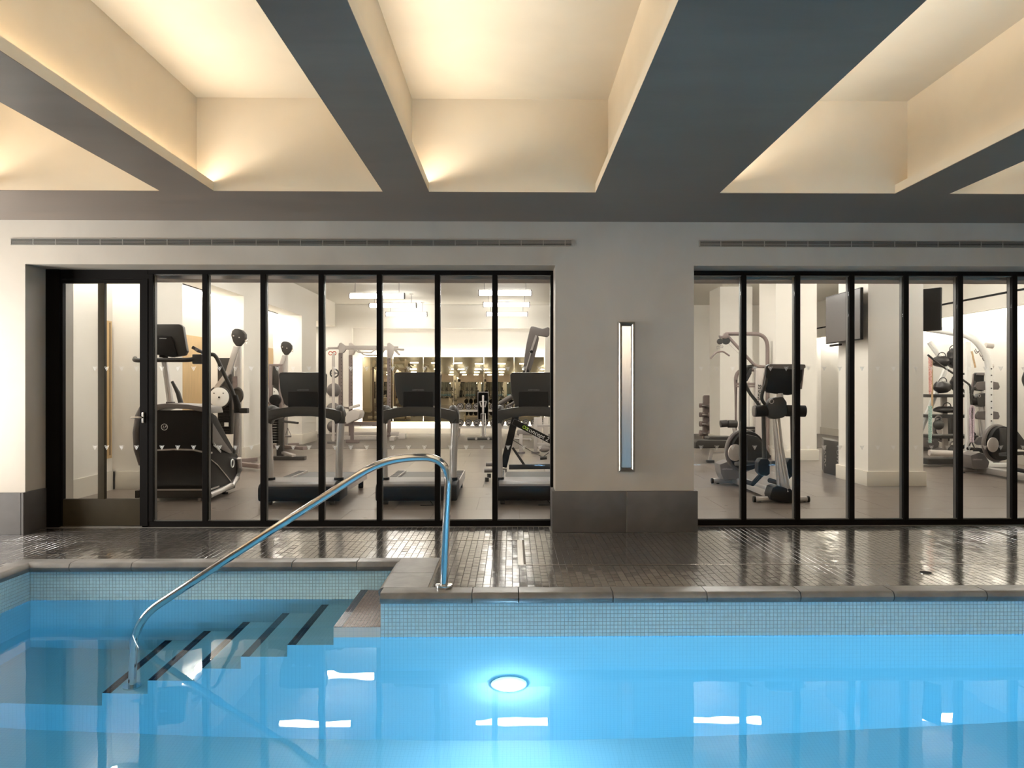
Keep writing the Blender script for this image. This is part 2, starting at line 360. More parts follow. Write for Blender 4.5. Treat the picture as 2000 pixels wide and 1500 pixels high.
# ceiling: dark beams, cream coffers with hidden strips in the left cove of each
ceil = empty('ceiling', (0, 0, ZS), kind='structure')
CY0, CY1 = -1.4, 6.095; ZL = 2.973; ZC = 3.64
def bx(px): return P(px, 376, CY1).x
coffers = [(-5.95, -4.56), (-4.15, bx(313)), (bx(418), bx(748)), (bx(838), bx(1163)), (bx(1405), bx(1748)), (bx(1853), 4.86), (5.27, 6.65)]
xs = [HALLX0]+[v for c in coffers for v in c]+[HALLX1]
for i in range(0, len(xs), 2):
    MB().box(xs[i], xs[i+1], CY0, CY1, ZS, ZS+0.004).build('beam', 'beam', ceil)
MB().box(HALLX0, HALLX1, CY1, YW, ZS, ZS+0.004).build('soffit', 'beam', ceil)
MB().box(HALLX0, HALLX1, HALLY0, CY0, ZS, ZS+0.004).build('soffit', 'beam', ceil)
for (a, b) in coffers:
    SB = 0.135; m = MB()
    z0 = ZS+0.004
    for (u, v, z1, z2) in ((a-0.015, a, z0, ZL), (a-SB, a-0.015, z0, z0+0.012), (a-SB-0.03, a-SB, z0, ZC+0.03), (b, b+0.015, z0, ZL), (b+0.015, b+0.1, z0, z0+0.012), (b+0.1, b+0.13, z0, ZC+0.03)):
        m.box(u, v, CY0, CY1, z1, z2)
    m.box(a-SB, b+0.1, CY0, CY1, ZC, ZC+0.03)
    m.box(a-SB-0.03, b+0.13, CY1, CY1+0.03, z0, ZC+0.03).box(a-SB-0.03, b+0.13, CY0-0.03, CY0, z0, ZC+0.03)
    m.build('coffer', 'cream', ceil)
    MB().box(a-SB+0.004, a-SB+0.034, CY0+0.05, CY1-0.02, z0+0.012, z0+0.034).build('cove_light', 'cove', ceil)
    ld = bpy.data.lights.new('cove_lamp', 'AREA'); lo_ = bpy.data.objects.new('cove_lamp', ld); col.objects.link(lo_)
    ld.shape = 'RECTANGLE'; ld.size = 0.03; ld.size_y = CY1-CY0-0.1; ld.energy = E_CLAMP; ld.color = C_WARM; ld.spread = R(120)
    lo_.location = (a-SB+0.05, (CY0+CY1)/2, z0+0.047); lo_.rotation_euler = (0, R(234), 0)
MB().box(HALLX0-0.2, HALLX1+0.2, HALLY0-0.2, 7.95, 3.70, 3.75).build('roof_slab', 'beam', ceil)

# ------------------------------------------------------------------ pool basin
basin = empty('pool_basin', (0, 0, PB), kind='structure')
YB0 = -1.7
MB().box(PXL-0.2, HALLX1, YB0-0.2, PYB+0.2, PB-0.1, PB).build('pool_floor', 'poolunder', basin)
MB().box(PXC, HALLX1, PYF, PYF+0.2, PB, WZ-0.02).build('main_wall', 'poolunder', basin)
MB().box(PXL-0.2, PXC+0.2, PYB, PYB+0.2, PB, WZ-0.02).build('alcove_wall', 'poolunder', basin)
MB().box(PXL-0.2, PXL, YB0-0.2, PYB, PB, WZ-0.02).build('side_wall', 'poolunder', basin)
MB().box(PXL, HALLX1, YB0-0.2, YB0, PB, WZ-0.02).build('near_wall', 'poolunder', basin)
ZB = -0.075
MB().box(PXC, HALLX1, PYF+0.004, PYF+0.2, WZ-0.02, ZB).box(PXC+0.004, PXC+0.2, PYF+0.1, PYB+0.1, WZ-0.02, ZB).box(PXL-0.2, PXC+0.2, PYB+0.004, PYB+0.2, WZ-0.02, ZB).box(PXL-0.2, PXL-0.004, YB0-0.2, PYB+0.1, WZ-0.02, ZB).box(PXL, HALLX1, YB0-0.2, YB0-0.004, WZ-0.02, ZB).build('grout_bed', 'poolgrout', basin)

def mosaic(name, m, parent, org, u, v, nu, nv, pitch=0.0254, gap=0.0022, th=0.004, inv=False, mats=None):
    """joined small square tiles: a real chip per tile on the plane org + u,v"""
    u = Vector(u); v = Vector(v); n = u.cross(v).normalized(); n = -n if inv else n
    bm = bmesh.new(); g = pitch-gap
    for i in range(nu):
        for j in range(nv):
            o = Vector(org)+u*(i*pitch+gap/2)+v*(j*pitch+gap/2); jz = n*random.uniform(-0.0006, 0.0006)
            lo = [o, o+u*g, o+u*g+v*g, o+v*g]; c = 0.0012
            t = [o+u*c+v*c, o+u*(g-c)+v*c, o+u*(g-c)+v*(g-c), o+u*c+v*(g-c)]
            L = [bm.verts.new(p) for p in lo]; T = [bm.verts.new(p+n*th+jz) for p in t]
            bm.faces.new(T)
            for k in range(4): bm.faces.new([L[k], L[(k+1) % 4], T[(k+1) % 4], T[k]])
    mb = MB(); mb.bm.free(); mb.bm = bm
    return mb.build(name, m, parent, kind='stuff', smooth=False)
rows = 10
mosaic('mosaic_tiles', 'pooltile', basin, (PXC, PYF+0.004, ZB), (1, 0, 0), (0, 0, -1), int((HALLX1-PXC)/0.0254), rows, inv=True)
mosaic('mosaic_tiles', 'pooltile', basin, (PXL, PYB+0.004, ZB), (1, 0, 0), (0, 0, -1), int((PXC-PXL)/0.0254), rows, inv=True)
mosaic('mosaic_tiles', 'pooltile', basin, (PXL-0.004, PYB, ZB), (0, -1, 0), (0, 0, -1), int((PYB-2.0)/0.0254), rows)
# steps going down to the left inside the alcove
st = empty('pool_steps', (PXC, PYF, PB), kind='structure')
NX = [-1.18, -1.485, -1.79, -2.095, -2.40, -2.70]; NZ = [-0.23, -0.45, -0.67, -0.885, -1.10, -1.32]
MB().box(PXL, NX[-1], PYF, PYB, PB, -1.52).build('landing', 'poolunder', st)
prevx = PXC
for i, (x, z) in enumerate(zip(NX, NZ)):
    MB().box(x, prevx, PYF, PYB, PB, z-(0.003 if i == 0 else 0)).build('step', 'poolunder' if i else 'poolunder', st)
    if i:
        MB().box(x, x+0.056, PYF+0.002, PYB, z, z+0.003).build('nosing_strip', 'noseblack', st)
    prevx = x
mosaic('mosaic_tiles', 'treadtile', st, (NX[0]+0.056, PYF, NZ[0]-0.003), (1, 0, 0), (0, 1, 0), 10, 36, th=0.003)
MB().box(NX[0], NX[0]+0.054, PYF, PYB, NZ[0]-0.003, NZ[0]+0.001).build('nosing_strip', 'noseblack', st)
# water
wt = MB().prism([(PXL-0.1, YB0-0.1, PB-0.05), (HALLX1+0.01, YB0-0.1, PB-0.05), (HALLX1+0.01, PYF+0.1, PB-0.05), (PXC+0.1, PYF+0.1, PB-0.05), (PXC+0.1, PYB+0.1, PB-0.05), (PXL-0.1, PYB+0.1, PB-0.05)], (0, 0, WZ-PB+0.05))
wo = wt.build('pool_water', 'water', smooth=False, kind='stuff')
tag(wo, 'still clear blue water filling the pool, mirroring the gym windows', 'water')

# coping stones, rounded nose over the water
cop = empty('trim_1', (0, 0, 0), kind='structure')
def coping_profile(depth, over=0.035):
    pts = [(depth, 0.0), (0.0, 0.0), (-over*0.45, -0.004), (-over*0.8, -0.014), (-over, -0.034), (-over*0.86, -0.052), (-over*0.5, -0.066), (-over*0.2, -0.073), (0.01, -0.075), (depth, -0.075)]
    return pts
def coping_run(a, b, edge, axis, depth, sgn):
    """axis 'x': stone from x=a to b, edge at y=edge, body to sgn*depth;"""
    pr = coping_profile(depth); g = 0.003; pts = []
    if axis == 'x': pts = [(a+g, edge+sgn*d, z) for d, z in pr]; d = (b-a-2*g, 0, 0)
    else: pts = [(edge+sgn*d, a+g, z) for d, z in pr]; d = (0, b-a-2*g, 0)
    return MB().prism(pts, d).build('coping_stone', 'coping', cop)
def fx(px, py): return PF(px, py).x
EF = 5.085
xj = [PXC+0.0, fx(922, 1157), fx(1013, 1157)]
stp = fx(1197, 1157)-fx(1013, 1157)
while xj[-1]+stp < HALLX1: xj.append(xj[-1]+stp)
xj.append(HALLX1)
for i in range(len(xj)-1): coping_run(xj[i], xj[i+1], EF, 'x', 0.125, 1)
yj = [EF+0.125, 5.62, PYB+0.1]
for i in range(2): coping_run(yj[i], yj[i+1], PXC, 'y', 0.30, 1)
EB = 5.995
xj = [PXL, fx(145, 1096), fx(264, 1096), fx(423, 1096), fx(573, 1096), fx(698, 1096), PXC-0.002]
for i in range(len(xj)-1): coping_run(xj[i], xj[i+1], EB, 'x', 0.115, 1)
yy = EB+0.115
while yy > YB0: coping_run(yy-0.62, yy, PXL, 'y', 0.16, -1); yy -= 0.62
xx = PXL
while xx < HALLX1: coping_run(xx, min(xx+0.62, HALLX1), YB0, 'x', 0.15, -1); xx += 0.62
MB().box(PXC+0.002, PXC+0.298, 5.618, 5.622, -0.07, -0.001).build('joint', 'dark', cop)

# deck slab with its mosaic (recessed joints), the 300 largest as single tiles
deck = empty('floor', (0, 0, 0), kind='structure')
s_ = MB()
s_.box(PXC+0.295, HALLX1, EF+0.12, 7.5, -0.07, -0.005).box(PXL-0.155, PXC+0.296, EB+0.112, 7.5, -0.07, -0.005).box(HALLX0, PXL-0.155, YB0, 7.5, -0.07, -0.005).box(HALLX0, HALLX1, HALLY0, YB0-0.145, -0.07, -0.005)
s_.build('grout_bed', 'grout', deck)
MB().box(HALLX0, PXL-0.21, YB0, 7.5, -0.2, -0.07).box(PXL-0.21, HALLX1, 6.25, 7.5, -0.2, -0.07).build('deck_slab', 'grout', deck)
SW, SL = 0.0508, 0.1
YD1 = PF(600, 1056).y; YD2 = PF(1500, 1102).y; XD = fx(1016, 1078)
tiles = []
nx = int((HALLX1-HALLX0)/SW)
for i in range(nx):
    x = HALLX0+i*SW
    ylo = EF+0.127 if x > PXC+0.297 else (EB+0.117 if x > PXL-0.165 else 4.4)
    y = 7.44 if XL-0.03 < x < XP0-0.08 or x > XP1 else YW-0.062
    off = random.choice((0, 0.33, 0.5, 0.66, 0.15))*SL; first = True
    while y > ylo+0.012:
        L = SL-off if first else SL*random.choice((1, 1, 1, 0.8)); first = False
        y0 = max(y-L, ylo)
        if y-y0 > 0.012:
            # keep the metal channel clear
            for (ya, yb) in (((YD1-0.012, YD1+0.012) if x < XD else (YD2-0.012, YD2+0.012)),):
                if y0 < yb and y > ya:
                    segs = [(y0, ya), (yb, y)]
                else: segs = [(y0, y)]
            for (p, q) in segs:
                if XD-0.03 < x+SW/2 < XD+0.03 and YD2 < (p+q)/2 < YD1: continue
                if q-p > 0.01: tiles.append((x, p, q))
        y = y0
def score(t):
    x, p, q = t; Y = (p+q)/2
    if abs(x/Y) > 0.68: return 0
    return (q-p)/Y**3
tiles.sort(key=score, reverse=True)
def tilt_quad(x, p, q):
    a = R(random.gauss(0, 0.30)); b = R(random.gauss(0, 0.42)); h = random.uniform(-0.0006, 0.0004)
    return a, b, h
TM = {}
def tile_mesh(L):
    k = round(L, 3)
    if k not in TM:
        m = MB().box(-SW/2+0.0014, SW/2-0.0014, -k/2+0.0014, k/2-0.0014, -0.0065, 0, 0.0012, seg=1)
        bmesh.ops.recalc_face_normals(m.bm, faces=m.bm.faces)
        me = bpy.data.meshes.new('tile'); m.bm.to_mesh(me); m.bm.free(); me.materials.append(MT['decktile']); TM[k] = me
    return TM[k]
for (x, p, q) in tiles[:300]:
    a, b, h = tilt_quad(x, p, q)
    o = bpy.data.objects.new('tile', tile_mesh(q-p)); col.objects.link(o); o.parent = deck
    o.location = (x+SW/2, (p+q)/2, h); o.rotation_euler = (b, a, 0)
bm = bmesh.new()
for (x, p, q) in tiles[300:]:
    a, b, h = tilt_quad(x, p, q); g = 0.0014; c = 0.0012; cx, cy = x+SW/2, (p+q)/2
    def zt_(X, Y): return h+(X-cx)*math.tan(-a)+(Y-cy)*math.tan(b)
    lo = [(x+g, p+g), (x+SW-g, p+g), (x+SW-g, q-g), (x+g, q-g)]; hi = [(x+g+c, p+g+c), (x+SW-g-c, p+g+c), (x+SW-g-c, q-g-c), (x+g+c, q-g-c)]
    L = [bm.verts.new((X, Y, -0.0065)) for X, Y in lo]; Mv = [bm.verts.new((X, Y, zt_(X, Y)-0.0012)) for X, Y in lo]; T = [bm.verts.new((X, Y, zt_(X, Y))) for X, Y in hi]
    bm.faces.new(T)
    for k in range(4):
        bm.faces.new([L[k], L[(k+1) % 4], Mv[(k+1) % 4], Mv[k]]); bm.faces.new([Mv[k], Mv[(k+1) % 4], T[(k+1) % 4], T[k]])
mb = MB(); mb.bm.free(); mb.bm = bm; mb.build('small_tiles', 'decktile', deck, kind='stuff', smooth=False)
ch = MB()
ch.box(HALLX0+0.5, XD+0.02, YD1-0.008, YD1+0.008, -0.006, 0.001).box(XD-0.022, XD+0.022, YD2-0.008, YD1-0.008, -0.006, 0.001).box(XD+0.022, HALLX1, YD2-0.008, YD2+0.008, -0.006, 0.001)
ch.build('metal_channel', 'nickel', deck)
c = PF(1808, 1119)
dr = empty('floor_drain', (c.x, c.y, 0.0), 'small round dark drain sunk in the wet black mosaic deck', 'drain')
MB().disc((c.x, c.y, 0.0015), (0, 0, 1), 0.047, 0.004, 28).build('rim', 'nickel', dr)
MB().disc((c.x, c.y, 0.004), (0, 0, 1), 0.040, 0.003, 24).build('cover', 'dark', dr)

# ------------------------------------------------------------------ windows
def emblem(px, py, parent):
    c = P(px, py, YG+0.01); y = YG+0.004; m = MB(); w = 0.0215; h = 0.042; s = 0.0026
    def stroke(a, b):
        a = Vector((c.x+a[0], y, c.z+a[1])); b = Vector((c.x+b[0], y, c.z+b[1])); d = (b-a).normalized(); n = Vector((d.z, 0, -d.x))*s/2
        vs_ = [m.bm.verts.new(q) for q in (a-n, b-n, b+n, a+n)]; m.bm.faces.new(vs_)
    top, bot = h/2, -h/2
    for sg in (-1, 1):
        stroke((sg*w, top), (0, bot)); stroke((sg*w*0.52, top), (-sg*w*0.26, bot+h*0.26)); stroke((sg*w*0.0, top-h*0.12), (sg*w*0.5, bot+h*0.5))
    return m.build('decal', 'decal', parent, smooth=False, recalc=False)
def window(name, frame_x0, frame_x1, bars, dec, top_z, bot_z=0.0, right=False):
    wn = empty(name, ((frame_x0+frame_x1)/2, YG, 0), kind='structure')
    D = 0.09
    fr = MB().box(frame_x0, frame_x1, YG, YG+D, top_z, 2.50).box(frame_x0, frame_x1, YG, YG+D, bot_z, 0.052)
    fr.build('frame', 'black', wn)
    MB().box(frame_x0, frame_x1, YG+0.016, YG+0.03, top_z-0.010, top_z).box(frame_x0, frame_x1, YG+0.016, YG+0.03, 0.052, 0.062).build('glazing_bead', 'bead', wn)
    edges = []
    for (a, b) in bars:
        MB().box(a, b, YG-0.004, YG+0.088, 0.05, top_z, 0.002, seg=1).build('mullion', 'black', wn)
        MB().box(a-0.003, b+0.003, YG+0.035, YG+0.075, 0.055, top_z-0.002).build('mullion_cap', 'bead', wn)
        edges.append((a, b))
    panes = []
    for i in range(len(edges)-1):
        pn = MB().box(edges[i][1]+0.006, edges[i+1][0]-0.006, YG+0.008, YG+0.014, 0.053, top_z-0.001).build('pane', 'glass', wn, smooth=False)
        panes.append((edges[i][1], edges[i+1][0], pn))
    for px in dec:
        for py in (720, 874):
            X = P(px, py, YG).x
            for (a, b, pn) in panes:
                if a+0.02 < X < b-0.02: emblem(px, py, pn)
    return wn
def gx(px): return P(px, 760, YG).x
lefts = [395, 508.5, 622, 735.5, 849, 961.5]
bars = [(gx(289), gx(299))]+[(gx(l), gx(l)+0.05) for l in lefts]+[(gx(1075.5), XP0+0.0)]
dec = [316.6+112.6*k+31*i for k in range(7) for i in range(3)]
ZT = P(700, 536, YG).z
window('window_1', gx(288), XP0, bars, dec, ZT)
rights = [1458, 1563, 1669, 1775, 1881, 1987, 2093, 2199, 2305]
bars = [(XP1, XP1+0.05)]+[(gx(r)-0.05, gx(r)) for r in rights if gx(r) < HALLX1]
dec = [1369+104.7*k+30.7*i for k in range(8) for i in range(3)]
window('window_2', XP1, HALLX1, bars, dec, ZT)

# door at the left end
dr1 = empty('door_1', (gx(190), YG, 0), kind='structure')
dx0, dx1 = gx(118), gx(276)
MB().box(XL+0.0, dx0, YG-0.02, YG+0.09, 0, 2.5).box(dx0, gx(289), YG, YG+0.09, P(190, 545, YG).z, 2.5).box(dx1+0.012, gx(289), YG-0.01, YG+0.09, 0, P(190, 545, YG).z).build('door_frame', 'black', dr1)
zk = P(190, 975, YG).z; zg = P(190, 553, YG).z; zh = P(190, 545, YG).z-0.004
MB().box(dx0+0.004, dx0+0.022, YG, YG+0.05, 0.012, zh).box(dx1-0.015, dx1+0.010, YG, YG+0.05, 0.012, zh).box(dx0+0.022, dx1-0.015, YG, YG+0.05, zg, zh).build('door_leaf', 'black', dr1)
MB().box(dx0+0.022, dx1-0.015, YG+0.002, YG+0.048, 0.012, zk, 0.003).build('kick_panel', 'bronze', dr1)
MB().box(gx(191), gx(203.5), YG, YG+0.05, zk, zg, 0.002).build('door_mullion', 'bronze', dr1)
p1 = MB().box(dx0+0.022, gx(191), YG+0.02, YG+0.026, zk, zg).build('pane', 'glass', dr1, smooth=False)
p2 = MB().box(gx(203.5), dx1-0.015, YG+0.02, YG+0.026, zk, zg).build('pane', 'glass', dr1, smooth=False)
for px, pn in ((186, p1), (209, p2), (238, p2), (267, p2)):
    for py in (720, 874): emblem(px, py, pn)
hz = P(280, 815, YG).z; hx = gx(281)
hd = MB().box(hx-0.01, hx+0.012, YG-0.022, YG-0.002, hz-0.055, hz+0.05, 0.004).build('handle_plate', 'nickel', dr1)
MB().tube([(hx, YG-0.02, hz), (hx, YG-0.055, hz)], 0.009, 10).tube([(hx, YG-0.055, hz), (hx-0.045, YG-0.058, hz+0.001), (hx-0.095, YG-0.058, hz)], [0.010, 0.012, 0.008], 10).build('handle', 'nickel', dr1)
MB().box(dx0, gx(289), YG-0.01, YG+0.09, 0, 0.010).build('threshold', 'nickel', dr1)

# ------------------------------------------------------------------ linear air grilles and wall fitting
def grille(name, x0, x1, z0, z1, lab):
    g = empty(name, ((x0+x1)/2, YW, z0), lab, 'air vent', 'slot air grilles above the windows')
    MB().box(x0, x1, YW-0.003, YW-0.001, z0, z1).build('backing', 'dark', g)
    t = 0.004
    MB().box(x0, x1, YW-0.014, YW-0.001, z1-t, z1).box(x0, x1, YW-0.014, YW-0.001, z0, z0+t).box(x0, x0+0.008, YW-0.014, YW-0.001, z0, z1).box(x1-0.008, x1, YW-0.014, YW-0.001, z0, z1).build('frame', 'grille', g)
    for k in range(1, 5):
        z = z0+(z1-z0)*k/5
        MB().box(x0+0.008, x1-0.008, YW-0.011, YW-0.003, z-0.0022, z+0.0022).build('slat', 'grille', g)
    n = int((x1-x0)/0.205)
    for k in range(1, n+1):
        x = x0+0.205*k
        if x < x1-0.02: MB().box(x-0.003, x+0.003, YW-0.0115, YW-0.003, z0+t, z1-t).build('divider', 'grille', g)
pa = P(22, 480, YW); pb = P(1118, 467, YW); pc = P(1365, 464, YW)
grille('air_grille', pa.x, pb.x, 2.668, 2.727, 'long dark slot grille above the left window and door')
grille('air_grille', pc.x, HALLX1-0.3, 2.668, 2.727, 'dark slot grille above the right window, right of the pier')

a = P(1206, 629, YW); b = P(1239.5, 921, YW)
sc = empty('wall_light', ((a.x+b.x)/2, YW, b.z), 'tall narrow polished steel wall light with mitred edges on the grey pier', 'wall light')
x0, x1, z0, z1 = a.x, b.x, b.z, a.z; bw = 0.04
for nm, (q) in (('bezel_side', [(x0, 0, z0), (x0+bw, 1, z0+bw), (x0+bw, 1, z1-bw), (x0, 0, z1)]), ('bezel_side', [(x1, 0, z0), (x1-bw, 1, z0+bw), (x1-bw, 1, z1-bw), (x1, 0, z1)]),
                ('bezel_end', [(x0, 0, z0), (x0+bw, 1, z0+bw), (x1-bw, 1, z0+bw), (x1, 0, z0)]), ('bezel_end', [(x0, 0, z1), (x0+bw, 1, z1-bw), (x1-bw, 1, z1-bw), (x1, 0, z1)])):
    # curved bevel: three strips falling from the proud outer edge to the recessed centre
    m = MB(); N = 6; rings = []
    o1, i1, i2, o2 = [Vector((p[0], 0, p[2])) for p in q]
    for k in range(N+1):
        t = k/N; d = 0.012+0.038*math.sin(math.pi*(0.12+0.8*t))
        A = o1.lerp(i1, t); B = o2.lerp(i2, t); rings.append((Vector((A.x, YW-d, A.z)), Vector((B.x, YW-d, B.z))))
    vv = [[m.bm.verts.new(p) for p in r_] for r_ in rings]
    for k in range(N): m.bm.faces.new([vv[k][0], vv[k][1], vv[k+1][1], vv[k+1][0]])
    b0 = m.bm.verts.new((o1.x, YW, o1.z)); b1 = m.bm.verts.new((o2.x, YW, o2.z)); m.bm.faces.new([b0, b1, vv[0][1], vv[0][0]])
    m.build(nm, 'nickel' if nm == 'bezel_side' else 'brushed', sc)
MB().box(x0+bw-0.002, x1-bw+0.002, YW-0.022, YW-0.002, z0+bw-0.002, z1-bw+0.002).build('centre_panel', 'brushed', sc)

# ------------------------------------------------------------------ hand rail into the pool
RY = 5.2
rail = empty('pool_handrail', (P(867, 1150, RY).x, RY, 0), 'polished steel handrail running down the pool steps into the water', 'handrail')
pts = [P(867, 1152, RY), P(872, 1000, RY), P(878, 892, RY), P(752, 895, RY), P(500, 1055, RY), P(262, 1212, RY)]
pts[0].z = 0.005; low = pts[-1].copy(); low.z = -1.31; low.x -= 0.012
pp = fillet(pts[:2]+[pts[2]], 0.1, 2)
pp = fillet([pts[0], pts[1], pts[2], pts[3], pts[4], pts[5]-Vector((0.0, 0, 0.0)), low], 0.20, 10)
MB().tube(pp, 0.0262, 20).build('tube', 'chrome', rail)
MB().disc((pts[0].x, RY, 0.012), (0, 0, 1), 0.058, 0.024, 32, 0.005).build('flange', 'chrome', rail)
MB().disc((low.x, RY, -1.305), (0, 0, 1), 0.058, 0.024, 24).build('flange', 'chrome', rail)

# underwater lamps: one faces us from the main wall, the others sit in the near wall
lp = PF(1000, 1243, WZ); 
def pool_lamp(x, y, z, d, m, lab, r=0.085, grp='underwater pool lamps'):
    o = empty('pool_lamp', (x, y, z), lab, 'pool light', grp)
    MB().disc((x, y+d*0.012, z), (0, 1, 0), r+0.03, 0.02, 32, 0.004).build('trim_ring', 'chrome', o)
    MB().disc((x, y+d*0.024, z), (0, 1, 0), r, 0.008, 28).build('lens', m, o)
lo_ = empty('pool_lamp', (-0.02, PYF, -1.12), 'hooded glowing underwater lamp in the far pool wall', 'pool light', 'underwater pool lamps')
MB().disc((-0.02, PYF-0.006, -1.12), (0, 1, 0), 0.12, 0.012, 32, 0.004).build('trim_ring', 'whitem', lo_)
MB().ball((-0.02, PYF-0.012, -1.135), 0.098, (1, 0.5, 0.75), 24).build('lens', 'plamp2', lo_)
for i, x in enumerate((0.6, 2.3, 4.0, 5.7)):
    pool_lamp(x, YB0, -0.75, 1, 'plamp', ['round underwater lamp in the near pool wall, nearest the steps', 'round underwater lamp in the near pool wall, second from the steps', 'round underwater lamp in the near pool wall, third from the steps', 'round underwater lamp in the near pool wall, farthest from the steps'][i], 0.12)

# glowing panel on the left wall, out of frame
sp = empty('light_panel', (HALLX0, 5.3, 0.4), 'tall glowing wall panel on the left pool wall', 'wall light')
MB().box(HALLX0+0.004, HALLX0+0.05, 4.3, 6.5, 0.4, 2.5, 0.008).build('housing', 'brushed', sp)
MB().box(HALLX0+0.05, HALLX0+0.056, 4.36, 6.44, 0.46, 2.44).build('diffuser', 'side', sp)

# added fill spots behind the camera, built as fixtures, to brighten the facade
for x, yaw, lab in ((1.25, 24, 'added fill spot behind the camera, left one'), (2.4, 0, 'added fill spot behind the camera, middle one'), (3.6, -16, 'added fill spot behind the camera, right one')):
    o = empty('fill_light', (x, -1.8, ZS), lab, 'fill_light', 'added fill spots of the pool hall')
    MB().disc((x, -1.8, ZS-0.01), (0, 0, 1), 0.06, 0.02, 20).tube([(x, -1.8, ZS-0.02), (x, -1.8, ZS-0.10)], 0.012, 8).build('stem', 'brushed', o)
    MB().tube([(x, -1.86, ZS-0.10), (x, -1.70, ZS-0.15)], 0.055, 18).build('head', 'brushed', o)
    ld = bpy.data.lights.new('fill_lamp', 'SPOT'); lo2 = bpy.data.objects.new('fill_lamp', ld); col.objects.link(lo2)
    ld.energy = E_FILL; ld.color = C_FILL; ld.spot_size = R(85); ld.spot_blend = 1.0; ld.shadow_soft_size = 0.05
    lo2.location = (x, -1.66, ZS-0.165); lo2.rotation_euler = (R(80), 0, R(yaw))
# ================================================================== SETTING : gym
GX0, GX1, GY1, GZ = -5.6, 8.9, 22.2, 3.70
gf = empty('floor_gym', (0, 8, 0), kind='structure')
MB().box(GX0-0.3, GX1+0.3, 7.5, GY1+0.2, -0.2, -0.006).build('joint_bed', 'gymjoint', gf)
TS = 0.92; GT = {}
n_t = 0
YM = PF(900, 876).y
rowi = 0; y = 7.585
while y < YM-0.01:
    y2 = min(y+TS, YM); x = GX0-0.3+(0.45 if rowi % 2 else 0)-0.46
    while x < GX1+0.3:
        k = (round(y2-y, 3))
        if k not in GT:
            m = MB().box(-TS/2+0.0015, TS/2-0.0015, -k/2+0.0015, k/2-0.0015, -0.008, 0, 0.001, seg=1); bmesh.ops.recalc_face_normals(m.bm, faces=m.bm.faces)
            me = bpy.data.meshes.new('floor_tile'); m.bm.to_mesh(me); m.bm.free(); me.materials.append(MT['gymfloor']); GT[k] = me
        o = bpy.data.objects.new('floor_tile', GT[k]); col.objects.link(o); o.parent = gf; o.location = (x+TS/2, (y+y2)/2-8, 0); n_t += 1
        x += TS
    y = y2; rowi += 1
MB().box(GX0, GX1, YM+0.004, GY1, -0.006, 0.004).build('rubber_mat', 'matfloor', gf)

cg = empty('ceiling_gym', (0, 15, GZ), kind='structure')
MB().box(GX0-0.3, GX1+0.3, 7.9, GY1+0.2, GZ, GZ+0.05).build('slab', 'gymceil', cg)
MB().box(GX0-0.3, -4.93, 7.95, 21.5, 3.03, GZ).build('bulkhead', 'gymwall', cg)
MB().box(8.45, 8.58, 7.95, GY1, 2.72, GZ).build('bulkhead', 'gymwall', cg)
MB().box(8.44, 8.451, 8.2, 21.5, 2.95, 2.985).build('slot_diffuser', 'dark', cg)
MB().box(8.585, 8.62, 8.2, 21.8, 2.80, 2.86).build('cove_light', 'niche', cg)
MB().box(GX0-0.3, GX1+0.3, 7.68, 7.95, 2.43, GZ+0.05).build('wall_gym_front', 'header', kind='structure')
MB().box(XP0+0.01, XP1-0.01, 7.64, 7.95, 0, 2.43).build('pier', 'gymwall', bpy.data.objects['wall_gym_front'])

wgl = empty('wall_gym_left', (GX0, 15, 0), kind='structure')
MB().box(GX0-0.2, GX0, 7.6, GY1, 0, GZ).build('wall_panel', 'gymwall', wgl)
MB().box(GX0, -5.29, 7.6, 10.25, 0, 3.03).build('wall_panel', 'gymwall', wgl)
PW = 1.32
for k, yp in enumerate((10.25, 14.2, 18.1)):
    MB().box(GX0, -4.93, yp, yp+PW, 0, 3.03).build('pier', 'gymwall', wgl)
    MB().box(GX0, -4.905, yp-0.025, yp+PW+0.025, 0, 0.24, 0.004).build('base_block', 'gymtrim', wgl)
    y0, y1 = yp+PW, (14.2, 18.1, 21.5)[k]
    MB().box(GX0, GX0+0.025, y0, y1, 0, 0.24).build('base_block', 'gymtrim', wgl)
    MB().box(GX0, GX0+0.02, y0+0.1, y1-0.06, 0.24, 2.25, 0.003).build('oak_panel', 'wood', wgl)
    MB().box(GX0+0.25, GX0+0.27, y0+0.1, y1-0.5, 3.02, 3.031).build('slot_diffuser', 'dark', wgl)
    MB().box(GX0+0.03, GX0+0.12, y0+0.1, y1-0.1, 3.012, 3.03).build('niche_light', 'niche', wgl)
ya_ = PS(203, 700, -5.28).y; yb_ = 10.2
MB().box(-5.2, -5.14, 8.2, 10.1, 2.99, 3.03).build('niche_light', 'niche', wgl)
MB().box(-5.29, -5.27, ya_, yb_, 0.42, 2.22, 0.004).build('oak_panel', 'wood', wgl)
MB().box(-5.27, -5.267, 10.14, 10.155, 0.46, 2.2).build('panel_shadow_gap', 'bronze', wgl)
MB().box(GX0-0.0, -5.24, 10.225, 10.25, 0, 0.24).box(-5.29, -5.265, 7.95, 10.22, 0, 0.24).build('base_block', 'gymtrim', wgl)

wgb = empty('wall_gym_back', (1, GY1, 0), kind='structure')
MB().box(GX0-0.2, GX1+0.2, GY1, GY1+0.2, 0, GZ).build('wall_panel', 'gymwall', wgb)
MB().box(GX0, GX1, GY1-0.03, GY1, 0, 0.16).build('base_block', 'gymtrim', wgb)
